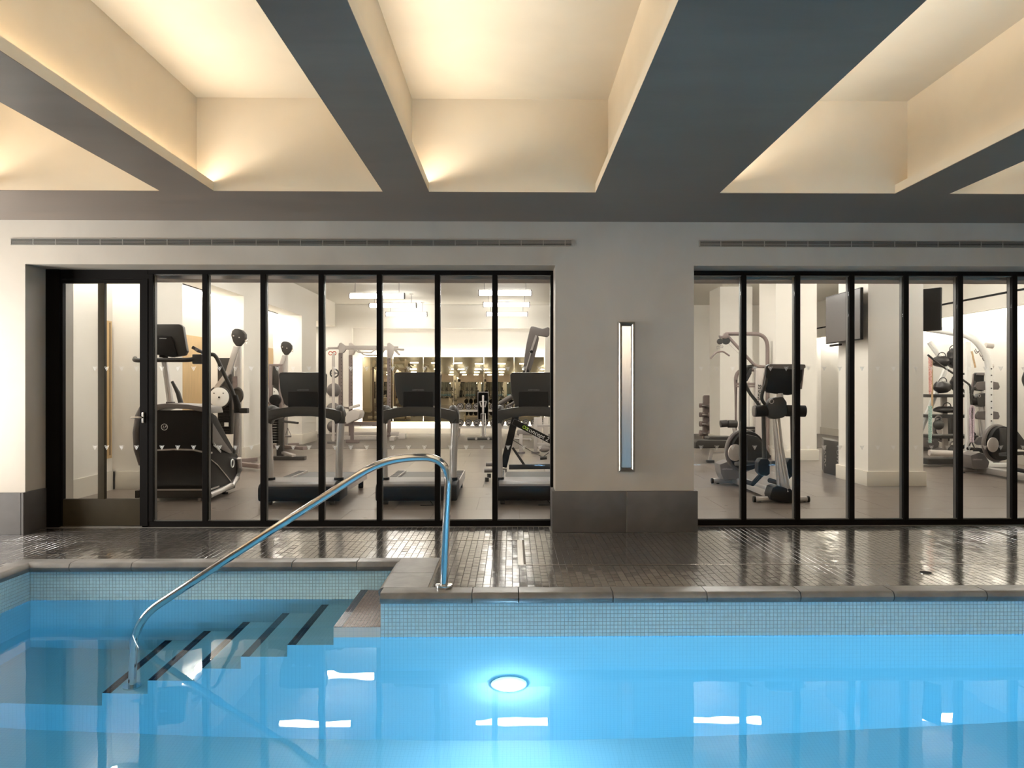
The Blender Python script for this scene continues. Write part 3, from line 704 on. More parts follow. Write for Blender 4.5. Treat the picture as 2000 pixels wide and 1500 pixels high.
# lit niche with a mirror standing off the wall
nx0, nx1 = P(690, 700, GY1).x, P(1064, 700, GY1).x
zt_n = P(900, 642, GY1).z
MB().box(GX0, nx0, GY1-0.22, GY1, 0, GZ).box(nx1, GX1, GY1-0.22, GY1, 0, GZ).box(nx0, nx1, GY1-0.22, GY1, zt_n, GZ).build('wall_surround', 'gymwall', wgb)
mz1, mz0 = P(900, 697, 22.05).z, P(900, 823, 22.05).z
mx0, mx1 = P(708, 760, 22.05).x, nx1-0.02
MB().box(mx0+0.03, mx1-0.02, GY1-0.10, GY1-0.06, mz1-0.05, mz1-0.02).box(mx0+0.03, mx1-0.02, GY1-0.10, GY1-0.06, mz0+0.02, mz0+0.05).box(mx0+0.01, mx0+0.04, GY1-0.10, GY1-0.06, mz0, mz1).build('halo_strip', 'halo', wgb)
nm = 6
for i in range(nm):
    xa = mx0+(mx1-mx0)*i/nm; xb = mx0+(mx1-mx0)*(i+1)/nm
    MB().box(xa+0.004, xb-0.004, GY1-0.14, GY1-0.11, mz0, mz1, 0.002).build('mirror_panel', 'mirror', wgb)
MB().box(mx0-0.012, mx0, GY1-0.15, GY1-0.10, mz0-0.01, mz1+0.01).box(mx0, mx1, GY1-0.15, GY1-0.10, mz0-0.014, mz0).build('mirror_edge', 'wood', wgb)
wgr = empty('wall_gym_right', (GX1, 15, 0), kind='structure')
MB().box(GX1, GX1+0.2, 7.6, GY1, 0, GZ).build('wall_panel', 'gymwall', wgr)
MB().box(GX1-0.03, GX1, 7.95, GY1, 0, 0.2).build('base_block', 'gymtrim', wgr)
# three square columns on the right
for k, yp in enumerate((10.43, 14.1, 17.9)):
    cx0, cx1 = 4.87, 5.63
    o = empty('column', ((cx0+cx1)/2, yp+0.4, 0), kind='structure')
    MB().box(cx0, cx1, yp, yp+0.95, 0, GZ).build('shaft', 'gymwall', o)
    MB().box(cx0-0.03, cx1+0.03, yp-0.03, yp+0.98, 0, 0.2, 0.005).build('base_block', 'gymtrim', o)

# gym lamps
def hang(pxa, pxb, pya, Y, lab):
    a = P(pxa, pya, Y); b = P(pxb, pya, Y); z = a.z
    o = empty('hanging_light', ((a.x+b.x)/2, Y, z), lab, 'pendant light', 'hanging tube lights of the gym')
    MB().tube([(a.x, Y, z-0.03), (b.x, Y, z-0.03)], 0.045, 12).build('glass_tube', 'tube' if Y < 16 else 'tube2', o)
    MB().box(a.x, b.x, Y-0.02, Y+0.02, z+0.03, z+0.05).build('spine', 'lightgrey', o)
    for x in (a.x, b.x): MB().disc((x, Y, z-0.02), (1, 0, 0), 0.07, 0.02, 16).build('end_cap', 'mgrey', o)
    for x in (a.x+0.12, b.x-0.12):
        MB().tube([(x, Y, z+0.05), (x, Y, GZ)], 0.005, 6).build('cable', 'mgrey', o)
        MB().disc((x, Y, GZ-0.012), (0, 0, 1), 0.05, 0.024, 16).build('canopy', 'lightgrey', o)
hang(683, 790, 576, 16.9, 'hanging tube light, nearest of the left three')
hang(722, 813, 595, 19.4, 'hanging tube light, middle one of the left three')
hang(754, 834, 612, 21.4, 'hanging tube light, farthest of the left three')
hang(935, 1038, 570, 16.5, 'hanging tube light, nearest of the right three')
hang(944, 1034, 593, 19.0, 'hanging tube light, middle one of the right three')
hang(950, 1030, 612, 21.2, 'hanging tube light, farthest of the right three')
names = {-3.1: 'left column', 0.0: 'middle column', 3.4: 'third column', 6.6: 'right column'}
for yy_, rown in ((14.2, 'third row from the glass'), (12.2, 'second row from the glass'), (9.8, 'row nearest the glass')):
    for xx_ in (-3.1, 0.0, 3.4, 6.6):
        d0_ = Vector((xx_, yy_, 3.38)); z = 3.38; k = 1.0/((math.cos(TH)*yy_+math.sin(TH)*xx_)/F)
        def pxy(x): return PX+F*(math.cos(TH)*x-math.sin(TH)*yy_)/(math.cos(TH)*yy_+math.sin(TH)*x)
        py = PY-F*(z-H)/(math.cos(TH)*yy_+math.sin(TH)*xx_)
        hang(pxy(xx_-0.58), pxy(xx_+0.58), py, yy_, 'hanging gym tube light, %s, %s' % (names[xx_], rown))

# ================================================================== EQUIPMENT
def W(px, py, Y): return P(px, py, Y)
# ---- treadmill
def make_treadmill():
    cx, Y0 = P(813, 985, 8.8).x, 8.78
    o = empty('treadmill', (cx, Y0, 0), 'middle treadmill of three behind the glass, behind the handrail top', 'treadmill', 'treadmills facing the pool')
    def V(x, y, z): return Vector((cx+x, Y0+y, z))
    MB().prism([V(-0.465, y, z) for y, z in ((0.02, 0.05), (0.0, 0.09), (0.0, 0.20), (0.03, 0.235), (0.10, 0.258), (0.44, 0.270), (0.44, 0.06))], (0.93, 0, 0), 0.018).build('motor_hood', 'mblack', o)
    MB().prism([V(-0.40, y, z) for y, z in ((0.012, 0.212), (0.03, 0.240), (0.10, 0.264), (0.45, 0.276), (0.45, 0.262), (0.1, 0.25), (0.03, 0.22))], (0.80, 0, 0), 0.002).build('hood_trim', 'mgrey', o)
    for s in (-1, 1):
        MB().box(cx+s*0.40-0.055, cx+s*0.40+0.055, Y0+0.42, Y0+1.72, 0.10, 0.222, 0.012).build('side_rail', 'silver', o)
        r = MB()
        for k in range(14): r.box(cx+s*0.40-0.045, cx+s*0.40+0.045, Y0+0.52+k*0.082, Y0+0.56+k*0.082, 0.221, 0.226)
        r.build('grip_ribs', 'mdark', o)
        MB().tube([V(s*0.40, 0.26, 0.25), V(s*0.41, 0.24, 0.6), V(s*0.425, 0.24, 0.97)], [0.042, 0.045, 0.048], 16).build('upright', 'silver', o)
        MB().disc(V(s*0.40, 0.26, 0.275), (0, 0, 1), 0.056, 0.04, 18, 0.006).build('collar', 'mblack', o)
        MB().tube(fillet([V(s*0.425, 0.24, 0.93), V(s*0.43, 0.24, 1.05), V(s*0.40, 0.3, 1.10), V(s*0.36, 0.62, 1.02)], 0.06), [0.054]*2+[0.052]*12+[0.04, 0.03][:2] if False else 0.05, 14).build('handrail', 'mdark', o)
        MB().box(cx+s*0.40-0.03, cx+s*0.40+0.03, Y0+1.55, Y0+1.60, 0.0, 0.10, 0.006).build('foot', 'mblack', o)
        MB().disc(V(s*0.36, 0.10, 0.03), (1, 0, 0), 0.03, 0.05, 16).build('wheel', 'mdark', o)
    MB().box(cx-0.335, cx+0.335, Y0+0.40, Y0+1.70, 0.11, 0.20, 0.01).build('running_belt', 'belt', o)
    # arched crossbar
    up = [(-0.455, 0.985), (-0.44, 1.075), (-0.30, 1.105), (-0.12, 1.128), (0.12, 1.128), (0.30, 1.105), (0.44, 1.075), (0.455, 0.985)]
    lo = [(0.375, 0.92), (0.36, 0.965), (0.25, 1.0), (0.10, 1.015), (-0.10, 1.015), (-0.25, 1.0), (-0.36, 0.965), (-0.375, 0.92)]
    MB().prism([V(x, 0.18, z) for x, z in up+lo], (0, 0.13, 0), 0.012).build('crossbar', 'mdark', o)
    # console leaning towards the runner
    MB().prism([V(x, 0.20-(z-1.2)*0.15, z) for x, z in ((-0.275, 1.50), (-0.25, 1.525), (0.25, 1.525), (0.275, 1.50), (0.262, 1.30), (0.225, 1.16), (0.20, 1.135), (-0.20, 1.135), (-0.225, 1.16), (-0.262, 1.30))], (0, 0.07, 0), 0.012).build('console', 'mdark', o)
    MB().prism([V(x, 0.185, z) for x, z in ((-0.175, 1.09), (-0.175, 1.34), (-0.155, 1.365), (0.0, 1.38), (0.155, 1.365), (0.175, 1.34), (0.175, 1.09))], (0, 0.06, 0), 0.01).build('console_back_cover', 'mblack', o)
    text('logo', 'LifeFitness', V(0, 0.182, 1.325), 0.032, 'dim', o, shear=0.3)
    MB().box(cx-0.24, cx+0.24, Y0+0.235, Y0+0.245, 1.2, 1.48).build('screen', 'screen', o)
    MB().tube([V(0.16, 0.03, 0.05), V(0.2, -0.03, 0.01), V(0.05, 0.0, 0.006)], 0.006, 6).build('power_cord', 'mblack', o)
    return o
t1 = make_treadmill()
for px, lab in ((583, 'leftmost treadmill of three, right of the stair climber'), (1043, 'rightmost treadmill of three, partly hidden by the grey pier')):
    x = P(px, 985, 8.78).x
    c = copy_tree(t1, None, (x, 8.78, 0)); c['label'] = lab

# ---- arc trainer / climber at the left
def make_climber():
    Yf = 9.15; Xs = P(408, 900, Yf).x
    o = empty('stair_climber', (P(340, 978, Yf).x, Yf, 0), 'large black climbing trainer at the left, beside the glass door', 'exercise machine')
    out = [(407, 800), (424, 812), (441, 846), (457, 876), (465, 888), (468, 905), (466, 930), (455, 944), (430, 954), (408, 962)]
    S = [PS(px, py, Xs) for px, py in out]
    S[0].y = Yf; S[-1].y = Yf
    MB().prism([Vector((Xs, p.y, p.z)) for p in S], (-0.80, 0, 0), 0.03).build('body_shroud', 'mblack', o)
    # raised cheek on the side panel
    C = [PS(px, py, Xs+0.005) for px, py in ((414, 826), (436, 862), (452, 884), (447, 886), (432, 878), (414, 866))]
    MB().prism(C, (0.012, 0, 0), 0.004).build('side_cheek', 'mgrey', o)
    MB().tube([PS(px, py, Xs+0.02) for px, py in ((409, 968), (432, 957), (452, 948), (463, 934), (468, 915), (466, 895))], 0.035, 12).build('lower_rail', 'silver', o)
    MB().tube([PS(px, py, Xs+0.012) for px, py in ((413, 898), (425, 908), (440, 926), (451, 940))], 0.006, 8).build('pinstripe', 'lightgrey', o)
    x0, x1 = P(300, 900, Yf).x-0.16, Xs+0.01
    def zz(py): return P(340, py, Yf).z
    MB().prism([Vector((x, Yf-0.02, z)) for x, z in ((x0, zz(802)), (x0+0.06, zz(793)), (x0+0.3, zz(788)), (x1-0.25, zz(790)), (x1-0.02, zz(796)), (x1, zz(808)), (x1-0.02, zz(806)), (x1-0.25, zz(799)), (x0+0.3, zz(797)), (x0, zz(812)))], (0, 0.45, 0), 0.004).build('top_cap', 'mgrey', o)
    MB().prism([Vector((x, Yf-0.014, z)) for x, z in ((x0+0.03, zz(879)), (x0+0.4, zz(876)), (x1-0.2, zz(877)), (x1, zz(884)), (x1, zz(887)), (x1-0.2, zz(880)), (x0+0.4, zz(879)), (x0+0.03, zz(882)))], (0, 0.1, 0)).build('trim_strip', 'silver', o)
    MB().box(x0+0.02, x1, Yf-0.012, Yf+0.3, zz(958), zz(955)).build('trim_strip', 'silver', o)
    MB().box(x0+0.03, x1-0.02, Yf+0.0, Yf+0.9, zz(973), zz(958), 0.01).build('base_plate', 'mdark', o)
    for px in (304, 386): MB().disc(Vector((P(px, 975, Yf).x, Yf+0.06, 0.016)), (0, 0, 1), 0.022, 0.032, 14).build('foot', 'lightgrey', o)
    f = PS(446, 955, Xs); MB().disc(Vector((Xs-0.04, f.y, 0.012)), (0, 0, 1), 0.035, 0.022, 16).tube([(Xs-0.04, f.y, 0.02), (Xs-0.04, f.y, 0.14)], 0.012, 8).build('foot', 'mblack', o)
    # logo: ring with two letters
    c = W(321, 834, Yf-0.02)
    lg = MB().torus(c, (0, 1, 0), 0.036, 0.0035, 28, 6).build('ring_logo', 'white', o)
    text('logo_letters', 'LF', c+Vector((0, -0.002, 0)), 0.045, 'white', lg, shear=0.35)
    # lettering along the side
    a = PS(414, 864, Xs+0.02); b = PS(435, 885, Xs+0.02)
    d = (b-a).normalized(); n = Vector((1, 0, 0)); u = n.cross(d).normalized()
    rm = Matrix((d.to_4d(), u.to_4d(), n.to_4d(), (0, 0, 0, 1))).transposed(); rm[3] = (0, 0, 0, 1)
    for i in range(3): rm[i][3] = 0
    text('side_lettering', 'LifeFitness', (a+b)/2, 0.062, 'white', o, rot=rm, shear=0.2)
    c2 = PS(454, 905, Xs+0.02); MB().torus(c2, (1, 0, 0), 0.05, 0.008, 20, 6).build('ring_logo', 'white', o)
    # console and mast
    Yc = 9.3
    MB().prism([W(px, py, Yc) for px, py in ((298, 636), (302, 633), (350, 633), (357, 638), (365, 686), (361, 694), (336, 698), (300, 692))], (0, 0.07, 0), 0.012).build('console', 'mdark', o)
    MB().prism([W(px, py, Yc-0.03) for px, py in ((303, 660), (306, 655), (333, 657), (337, 664), (345, 694), (340, 697), (306, 692))], (0, 0.04, 0), 0.006).build('console_back_cover', 'mblack', o)
    text('logo', 'LifeFitness', W(318, 661, Yc-0.035), 0.02, 'white', o, shear=0.3)
    MB().tube([W(320, 700, 9.35), W(327, 745, 9.35), W(333, 788, 9.35)], [0.032, 0.036, 0.038], 16).build('mast', 'silver', o)
    MB().disc(W(320, 693, 9.34), (0.1, 0, 1), 0.05, 0.07, 18, 0.01).build('mast_collar', 'mblack', o)
    MB().disc(W(333, 787, 9.35), (0, 0, 1), 0.052, 0.03, 18, 0.006).build('mast_base', 'mgrey', o)
    MB().tube(fillet([W(264, 700, 9.45), W(262, 704, 9.3), W(300, 703, 9.28), W(372, 703, 9.28), W(394, 698, 9.32), W(396, 693, 9.5)], 0.08), 0.027, 12).build('handlebar', 'mdark', o)
    MB().tube([W(376, 678, 9.3), W(386, 684, 9.3), W(398, 689, 9.35)], [0.02, 0.024, 0.02], 12).build('grip', 'mgrey', o)
    MB().box(P(377, 694, 9.3).x, P(396, 694, 9.3).x, 9.27, 9.36, P(377, 711, 9.3).z, P(377, 692, 9.3).z, 0.012).build('cup_holder', 'mdark', o)
    MB().tube(fillet([W(396, 693, 9.5), W(418, 692, 9.5), W(424, 700, 9.5), W(440, 735, 9.5), W(456, 768, 9.5), W(461, 795, 9.5)], 0.08), [0.022]*30 if False else 0.024, 12).build('swing_arm', 'mdark', o)
    MB().tube([W(459, 772, 9.5), W(463, 790, 9.5), W(464, 806, 9.5)], [0.03, 0.042, 0.045], 12).build('arm_joint', 'mblack', o)
    MB().tube([W(463, 800, 9.55), W(462, 850, 9.6), W(461, 885, 9.65)], 0.036, 14).build('arm_post', 'silver', o)
    MB().box(P(469, 800, 9.5).x, P(485, 800, 9.5).x, 9.46, 9.54, P(469, 807, 9.5).z, P(469, 797, 9.5).z, 0.01).build('pedal_stop', 'mdark', o)
    MB().tube([W(278, 795, 9.3), W(272, 812, 9.3), W(268, 845, 9.3), W(269, 878, 9.32), W(275, 908, 9.35)], [0.03, 0.045, 0.05, 0.045, 0.025], 12).build('swing_arm', 'mgrey', o)
    MB().tube([W(336, 745, 9.6), W(348, 768, 9.6), W(354, 790, 9.6)], [0.018, 0.028, 0.032], 12).build('rear_arm', 'mdark', o)
    MB().box(P(267, 960, 9.3).x, P(275, 960, 9.3).x, 9.25, 9.5, P(267, 972, 9.3).z, P(267, 957, 9.3).z, 0.01).build('foot', 'mdark', o)
make_climber()

# ---- cable towers with teardrop pulleys, on the left
def make_cable(Y):
    o = empty('cable_machine', (P(455, 905, Y).x, Y, 0), 'cable tower with a teardrop pulley head, directly right of the climbing trainer', 'exercise machine', 'cable towers with teardrop pulleys')
    k = Y/13.0
    MB().bar(W(462, 677, Y), W(446, 730, Y), 0.09, 0.06, 0.01, (0, 1, 0)).bar(W(447, 726, Y), W(424, 756, Y), 0.075, 0.06, 0.01, (0, 1, 0)).bar(W(425, 754, Y), W(412, 790, Y), 0.07, 0.06, 0.01, (0, 1, 0)).build('swing_arm', 'silver', o)
    MB().bar(W(465, 677, Y+0.15), W(465, 905, Y+0.15), 0.10, 0.07, 0.01, (0, 1, 0)).build('column', 'silver', o)
    MB().bar(W(459, 735, Y+0.1), W(459, 800, Y+0.1), 0.07, 0.03, 0.0, (0, 1, 0)).build('column_inlay', 'mauve', o)
    hp = [(451, 655), (453, 646), (458, 642), (465, 642), (472, 645), (478, 652), (478, 660), (474, 668), (467, 676), (461, 676), (455, 668)]
    hd = MB().prism([W(px, py, Y-0.06) for px, py in hp], (0, 0.12, 0), 0.015).build('pulley_head', 'mdark', o)
    MB().disc(W(456, 656, Y-0.07), (0, 1, 0), 0.01, 0.02, 10).disc(W(467, 659, Y-0.07), (0, 1, 0), 0.01, 0.02, 10).build('bolt', 'lightgrey', hd)
    MB().torus(W(481, 665, Y-0.05), (0.4, 1, 0), 0.022, 0.005, 14, 6).torus(W(482, 670, Y-0.05), (1, 0.4, 0), 0.018, 0.004, 12, 6).build('carabiner', 'chrome', o)
    MB().disc(W(428, 776, Y-0.02), (0, 1, 0), 0.165, 0.03, 32, 0.006).build('pulley_cover', 'whitem', o)
    MB().torus(W(428, 776, Y+0.01), (0, 1, 0), 0.175, 0.02, 32, 8).build('pulley_rim', 'mdark', o)
    MB().disc(W(428, 776, Y-0.04), (0, 1, 0), 0.015, 0.02, 10).disc(W(418, 768, Y-0.04), (0, 1, 0), 0.009, 0.02, 8).disc(W(436, 768, Y-0.04), (0, 1, 0), 0.009, 0.02, 8).build('bolt', 'mblack', o)
    MB().torus(W(464, 772, Y+0.02), (0.6, 1, 0), 0.12, 0.02, 28, 8).disc(W(464, 772, Y+0.04), (0.6, 1, 0), 0.11, 0.02, 24).build('adjustment_wheel', 'mdark', o)
    MB().box(P(415, 700, Y).x, P(443, 700, Y).x, Y+0.22, Y+0.34, P(415, 850, Y).z, P(415, 698, Y).z, 0.01).build('stack_housing', 'mdark', o)
    st_ = MB()
    for i in range(12): st_.box(P(419, 700, Y).x, P(440, 700, Y).x, Y+0.18, Y+0.22, 0.55+i*0.045, 0.585+i*0.045)
    st_.build('weight_plates', 'mblack', o)
    MB().box(P(431, 830, Y).x, P(439, 830, Y).x, Y+0.16, Y+0.175, P(431, 834, Y).z, P(431, 826, Y).z).build('notice', 'white', o)
    MB().bar(W(440, 903, Y), W(509, 911, Y-0.6), 0.11, 0.07, 0.01).bar(W(440, 903, Y), Vector((P(440, 903, Y).x+0.2, Y+0.9, 0.05)), 0.11, 0.07, 0.01).build('floor_leg', 'mauve', o)
    MB().disc(W(465, 905, Y+0.15), (0, 0, 1), 0.10, 0.03, 20).build('column_foot', 'mdark', o)
    return o
cm = make_cable(13.0)
q = P(555, 880, 16.6); c = copy_tree(cm, None, (q.x-0.05, 16.6, 0)); c['label'] = 'second cable tower, seen above the leftmost treadmill console'

def make_station():
    Y = 14.5
    o = empty('weight_station', (P(545, 896, Y).x, Y, 0), 'narrow weight stack station behind the leftmost treadmill', 'exercise machine')
    x0, x1 = P(526, 800, Y).x, P(552, 800, Y).x; zt_ = P(540, 711, Y).z
    MB().box(x0, x1, Y-0.04, Y+0.04, zt_-0.04, zt_, 0.008).build('top_beam', 'mauve', o)
    for x in (x0+0.03, x1-0.03): MB().box(x-0.03, x+0.03, Y-0.04, Y+0.04, 0.03, zt_-0.04, 0.006).build('post', 'mauve', o)
    MB().prism([W(px, py, Y) for px, py in ((531, 752), (534, 718), (540, 716), (547, 752))], (0, 0.08, 0), 0.01).build('shroud', 'mdark', o)
    st_ = MB()
    for i in range(10): st_.box(x0+0.06, x1-0.06, Y-0.05, Y+0.05, 0.30+i*0.05, 0.34+i*0.05, 0.004)
    st_.build('weight_plates', 'mblack', o)
    MB().disc(W(538, 781, Y-0.08), (0, 1, 0), 0.1, 0.12, 24, 0.01).build('drum', 'mblack', o)
    MB().box(x1-0.10, x1+0.02, Y-0.05, Y+0.05, 0.0, 0.9, 0.006).build('front_post', 'mdark', o)
    MB().box(x0, P(597, 897, Y-0.2).x, Y-0.3, Y-0.12, 0, 0.07, 0.01).build('base_foot', 'mdark', o)
    MB().bar(W(552, 884, Y), W(574, 890, Y-0.3), 0.08, 0.05, 0.008).build('base_leg', 'silver', o)
    MB().tube([W(553, 823, Y-0.1), W(582, 826, Y-0.3)], 0.022, 10).build('grip_bar', 'mdark', o)
    t = [W(562, 836, Y-0.2), W(557, 852, Y-0.2), W(569, 852, Y-0.2)]
    MB().tube([t[0], t[1]], 0.006, 6).tube([t[0], t[2]], 0.006, 6).tube([t[1], t[2]], 0.018, 8).build('stirrup_handle', 'mgrey', o)
    MB().bar(W(556, 876, 17.2), W(608, 878, 17.2), 0.1, 0.08, 0.01).build('rear_rail', 'mauve', o)
make_station()

# ---- squat rack far back on the left
def make_rack():
    Y = 19.6
    o = empty('squat_rack', (P(715, 858, Y).x, Y, 0), 'tall pale squat rack with taupe posts before the mirror wall', 'squat rack')
    for px, yy_, top in ((665.5, Y, 690), (685, Y+1.1, 694), (760, Y+1.1, 700), (741, Y, 692)):
        x = P(px, 800, yy_).x
        p = MB().box(x-0.048, x+0.048, yy_-0.05, yy_+0.05, 0.0, P(px, top, yy_).z, 0.006).build('post', 'mauve', o)
        hs = MB()
        for k in range(16): hs.disc(Vector((x+0.025, yy_-0.052, 0.75+k*0.09)), (0, 1, 0), 0.010, 0.006, 8)
        hs.build('peg_holes', 'mblack', p)
        MB().prism([W(px+a, b, yy_-0.06) for a, b in ((-4, top), (-4, 671), (0, 669), (8, 675), (10, 682), (5, top-1))], (0, 0.12, 0), 0.004).build('gusset', 'lightgrey', o)
    MB().bar(W(660, 679, Y), W(735, 679, Y), 0.08, 0.10, 0.008).bar(W(680, 680, Y+1.1), W(778, 680, Y+1.1), 0.08, 0.10, 0.008).build('top_beam', 'lightgrey', o)
    MB().tube(fillet([W(690, 681, Y), W(700, 688, Y-0.2), W(725, 689, Y-0.2), W(733, 682, Y)], 0.06), 0.02, 10).tube(fillet([W(700, 684, Y+0.5), W(712, 694, Y+0.5), W(745, 694, Y+0.5)], 0.06), 0.018, 8).build('pull_up_bar', 'lightgrey', o)
    MB().tube([W(636, 684, Y+0.2), W(642, 680, Y), W(664, 680, Y)], 0.03, 10).tube([W(768, 682, Y+1.1), W(788, 683, Y+0.8)], 0.03, 10).tube([W(772, 684, Y+1.1), W(780, 693, Y+0.8)], 0.03, 10).build('end_arm', 'lightgrey', o)
    MB().bar(W(648, 855, Y), W(735, 855, Y), 0.10, 0.10, 0.01).bar(W(662, 847, Y+1.1), W(780, 847, Y+1.1), 0.10, 0.09, 0.01).build('base_beam', 'lightgrey', o)
    bb = MB().bar(W(665, 828, Y-0.1), W(736, 828, Y-0.1), 0.1, 0.11, 0.01).build('safety_beam', 'mauve', o)
    text('lettering', 'HAMMER STRENGTH', W(706, 832, Y-0.16), 0.058, 'white', bb)
    MB().box(P(775, 850, Y).x, P(788, 850, Y).x, Y+0.3, Y+0.6, 0, 0.14, 0.01).box(P(764, 855, Y).x, P(773, 855, Y).x, Y-0.3, Y+0.1, 0, 0.1, 0.01).build('base_foot', 'lightgrey', o)
    MB().box(P(756, 800, Y).x, P(764, 800, Y).x, Y+0.95, Y+1.0, P(760, 796, Y+1).z-0.03, P(760, 796, Y+1).z+0.03).build('tag', 'white', o)
    # bench in front of it
    b = empty('incline_bench', (P(690, 850, 18.6).x, 18.6, 0), 'pale padded bench standing in front of the squat rack', 'bench')
    MB().prism([W(px, py, 18.3) for px, py in ((676, 806), (690, 800), (701, 803), (703, 808), (700, 818), (690, 822), (676, 829))], (0, 0.6, 0), 0.02).build('seat_pad', 'lightgrey', b)
    MB().tube([W(670, 796, 18.5), W(682, 797, 18.5), W(703, 791, 18.6)], 0.035, 10).build('leg_roller', 'lightgrey', b)
    MB().bar(W(688, 822, 18.6), Vector((P(688, 845, 18.6).x, 18.6, 0.05)), 0.08, 0.08, 0.008).build('post', 'mauve', b)
    MB().bar(Vector((P(676, 845, 18.6).x, 18.6, 0.04)), Vector((P(702, 845, 18.6).x, 18.6, 0.04)), 0.08, 0.08, 0.01).build('base', 'mauve', b)
make_rack()
# plate and ball tree
bt = empty('ball_stand', (P(651, 853, 18.3).x, 18.3, 0), 'slim white stand of exercise balls left of the squat rack', 'stand')
MB().tube([W(651, 690, 18.3), Vector((P(651, 853, 18.3).x, 18.3, 0.03))], 0.035, 10).build('pole', 'lightgrey', bt)
MB().bar(Vector((P(640, 853, 18.3).x, 18.3, 0.03)), Vector((P(664, 853, 18.3).x, 18.3, 0.03)), 0.1, 0.06, 0.01).build('base', 'mgrey', bt)
for py in (775, 813, 845): MB().torus(W(651.5, py, 18.5), (0, 0, 1), 0.10, 0.012, 20, 6).tube([W(651, py, 18.3), W(651, py, 18.42)], 0.012, 6).build('cradle', 'lightgrey', bt)
for i, (px, py, r, lab) in enumerate(((652, 762, 0.17, 'dark exercise ball, topmost on the white stand'), (651, 800, 0.17, 'dark exercise ball, middle one on the white stand'), (651, 833, 0.15, 'dark exercise ball, lowest on the white stand'))):
    c = W(px, py, 18.5)
    tag(MB().ball(c, r, n=20).build('exercise_ball', 'mgrey', loc=c), lab, 'ball', 'balls on the white stand')
for px, py, lab in ((653, 729, 'round weight plate hanging above the balls'),):
    c = W(px, py, 18.31); o = empty('weight_plate', c, lab, 'weight plate')
    MB().torus(c, (0, 1, 0), 0.095, 0.018, 24, 8).build('rim', 'mdark', o)
    MB().disc(c, (0, 1, 0), 0.035, 0.05, 16).bar(c-Vector((0.09, 0, 0)), c+Vector((0.09, 0, 0)), 0.02, 0.03).bar(c-Vector((0, 0, 0.09)), c+Vector((0, 0, 0.09)), 0.02, 0.03, 0, (0, 1, 0)).build('hub', 'mgrey', o)
for px, lab in ((645.5, 'left red resistance ring hung by the squat rack'), (653, 'right red resistance ring hung by the squat rack')):
    c = W(px, 690, 19.6); tag(MB().torus(c, (0, 1, 0), 0.045, 0.010, 18, 8).build('resistance_ring', 'red', loc=c), lab, 'ring', 'rings by the squat rack')

# ---- dumbbells on the far rack
YD = 21.0
rk = empty('dumbbell_rack', (P(965, 840, YD).x, YD, 0), 'long two-tier dumbbell rack against the mirror wall', 'rack')
zu, zl = P(960, 800, YD).z, P(960, 832, YD).z
for z in (zu, zl):
    MB().bar(Vector((P(890, 800, YD).x, YD, z-0.03)), Vector((P(1062, 800, YD).x, YD, z-0.03)), 0.34, 0.05, 0.01).build('shelf', 'lightgrey', rk)
for px in (896, 1057):
    MB().box(P(px, 800, YD).x-0.03, P(px, 800, YD).x+0.03, YD+0.125, YD+0.2, 0, zu, 0.006).build('post', 'lightgrey', rk)
db0 = None; cnt = 0
ordn = ['first', 'second', 'third', 'fourth', 'fifth', 'sixth', 'seventh', 'eighth', 'ninth', 'tenth', 'eleventh']
def make_db(c, r=0.093, L=0.16, face=True):
    o = empty('dumbbell', c, None, 'dumbbell')
    for s in (-1, 1):
        h = MB().disc(c+Vector((0, s*L/2, 0)), (0, 1, 0), r, 0.075, 20, 0.012).build('head', 'mblack', o)
    MB().torus(c+Vector((0, -L/2-0.036, 0)), (0, 1, 0), r*0.72, 0.006, 20, 6).build('face_ring', 'lightgrey', o)
    MB().box(c.x-r*0.42, c.x+r*0.42, c.y-L/2-0.045, c.y-L/2-0.036, c.z+0.012, c.z+0.03).box(c.x-r*0.42, c.x+r*0.42, c.y-L/2-0.045, c.y-L/2-0.036, c.z-0.02, c.z-0.002).build('face_print', 'lightgrey', o)
    MB().tube([c-Vector((0, L/2, 0)), c+Vector((0, L/2, 0))], 0.016, 10).build('handle', 'chrome', o)
    return o
for t, (z, tn) in enumerate(((zu+0.10, 'upper'), (zl+0.10, 'lower'))):
    for i in range(11):
        c = Vector((P(899, 800, YD).x+i*0.2235, YD, z-0.01))
        if db0 is None: db0 = make_db(c); o = db0
        else: o = copy_tree(db0, None, c)
        o['label'] = 'round black dumbbell, %s from the left on the %s tier of the far rack' % (ordn[i], tn); o['group'] = 'dumbbells on the far rack'

# ---- upright bench seen from behind
Y = 19.4
ub = empty('utility_bench', (P(943, 858, Y).x, Y, 0), 'upright utility bench with a tall dark backrest before the dumbbell rack', 'bench')
MB().prism([W(px, py, Y) for px, py in ((933, 768), (935, 766), (952, 766), (954, 768), (954, 820), (933, 820))], (0, 0.07, 0), 0.012).build('backrest', 'leather', ub)
MB().box(P(933, 768, Y).x-0.004, P(954, 768, Y).x+0.004, Y-0.0, Y+0.012, P(940, 821, Y).z, P(940, 765, Y).z, 0.004).build('backrest_board', 'mgrey', ub)
MB().bar(W(943.5, 772, Y-0.04), W(943.5, 856, Y-0.04), 0.05, 0.05, 0.006, (0, 1, 0)).build('spine', 'silver', ub)
MB().bar(W(937, 784, Y-0.03), W(940, 795, Y-0.03), 0.02, 0.03).bar(W(950, 784, Y-0.03), W(947, 795, Y-0.03), 0.02, 0.03).bar(W(937, 784, Y-0.03), W(950, 784, Y-0.03), 0.02, 0.02).build('bracket', 'silver', ub)
MB().tube([W(939.5, 852, Y-0.1), W(939.5, 808, Y-0.1), W(948, 808, Y-0.1), W(948, 852, Y-0.1)], 0.012, 8).build('guide', 'whitem', ub)
MB().tube([W(913, 857, Y-0.1), W(963, 857, Y-0.1)], 0.035, 10).build('base_bar', 'mdark', ub)
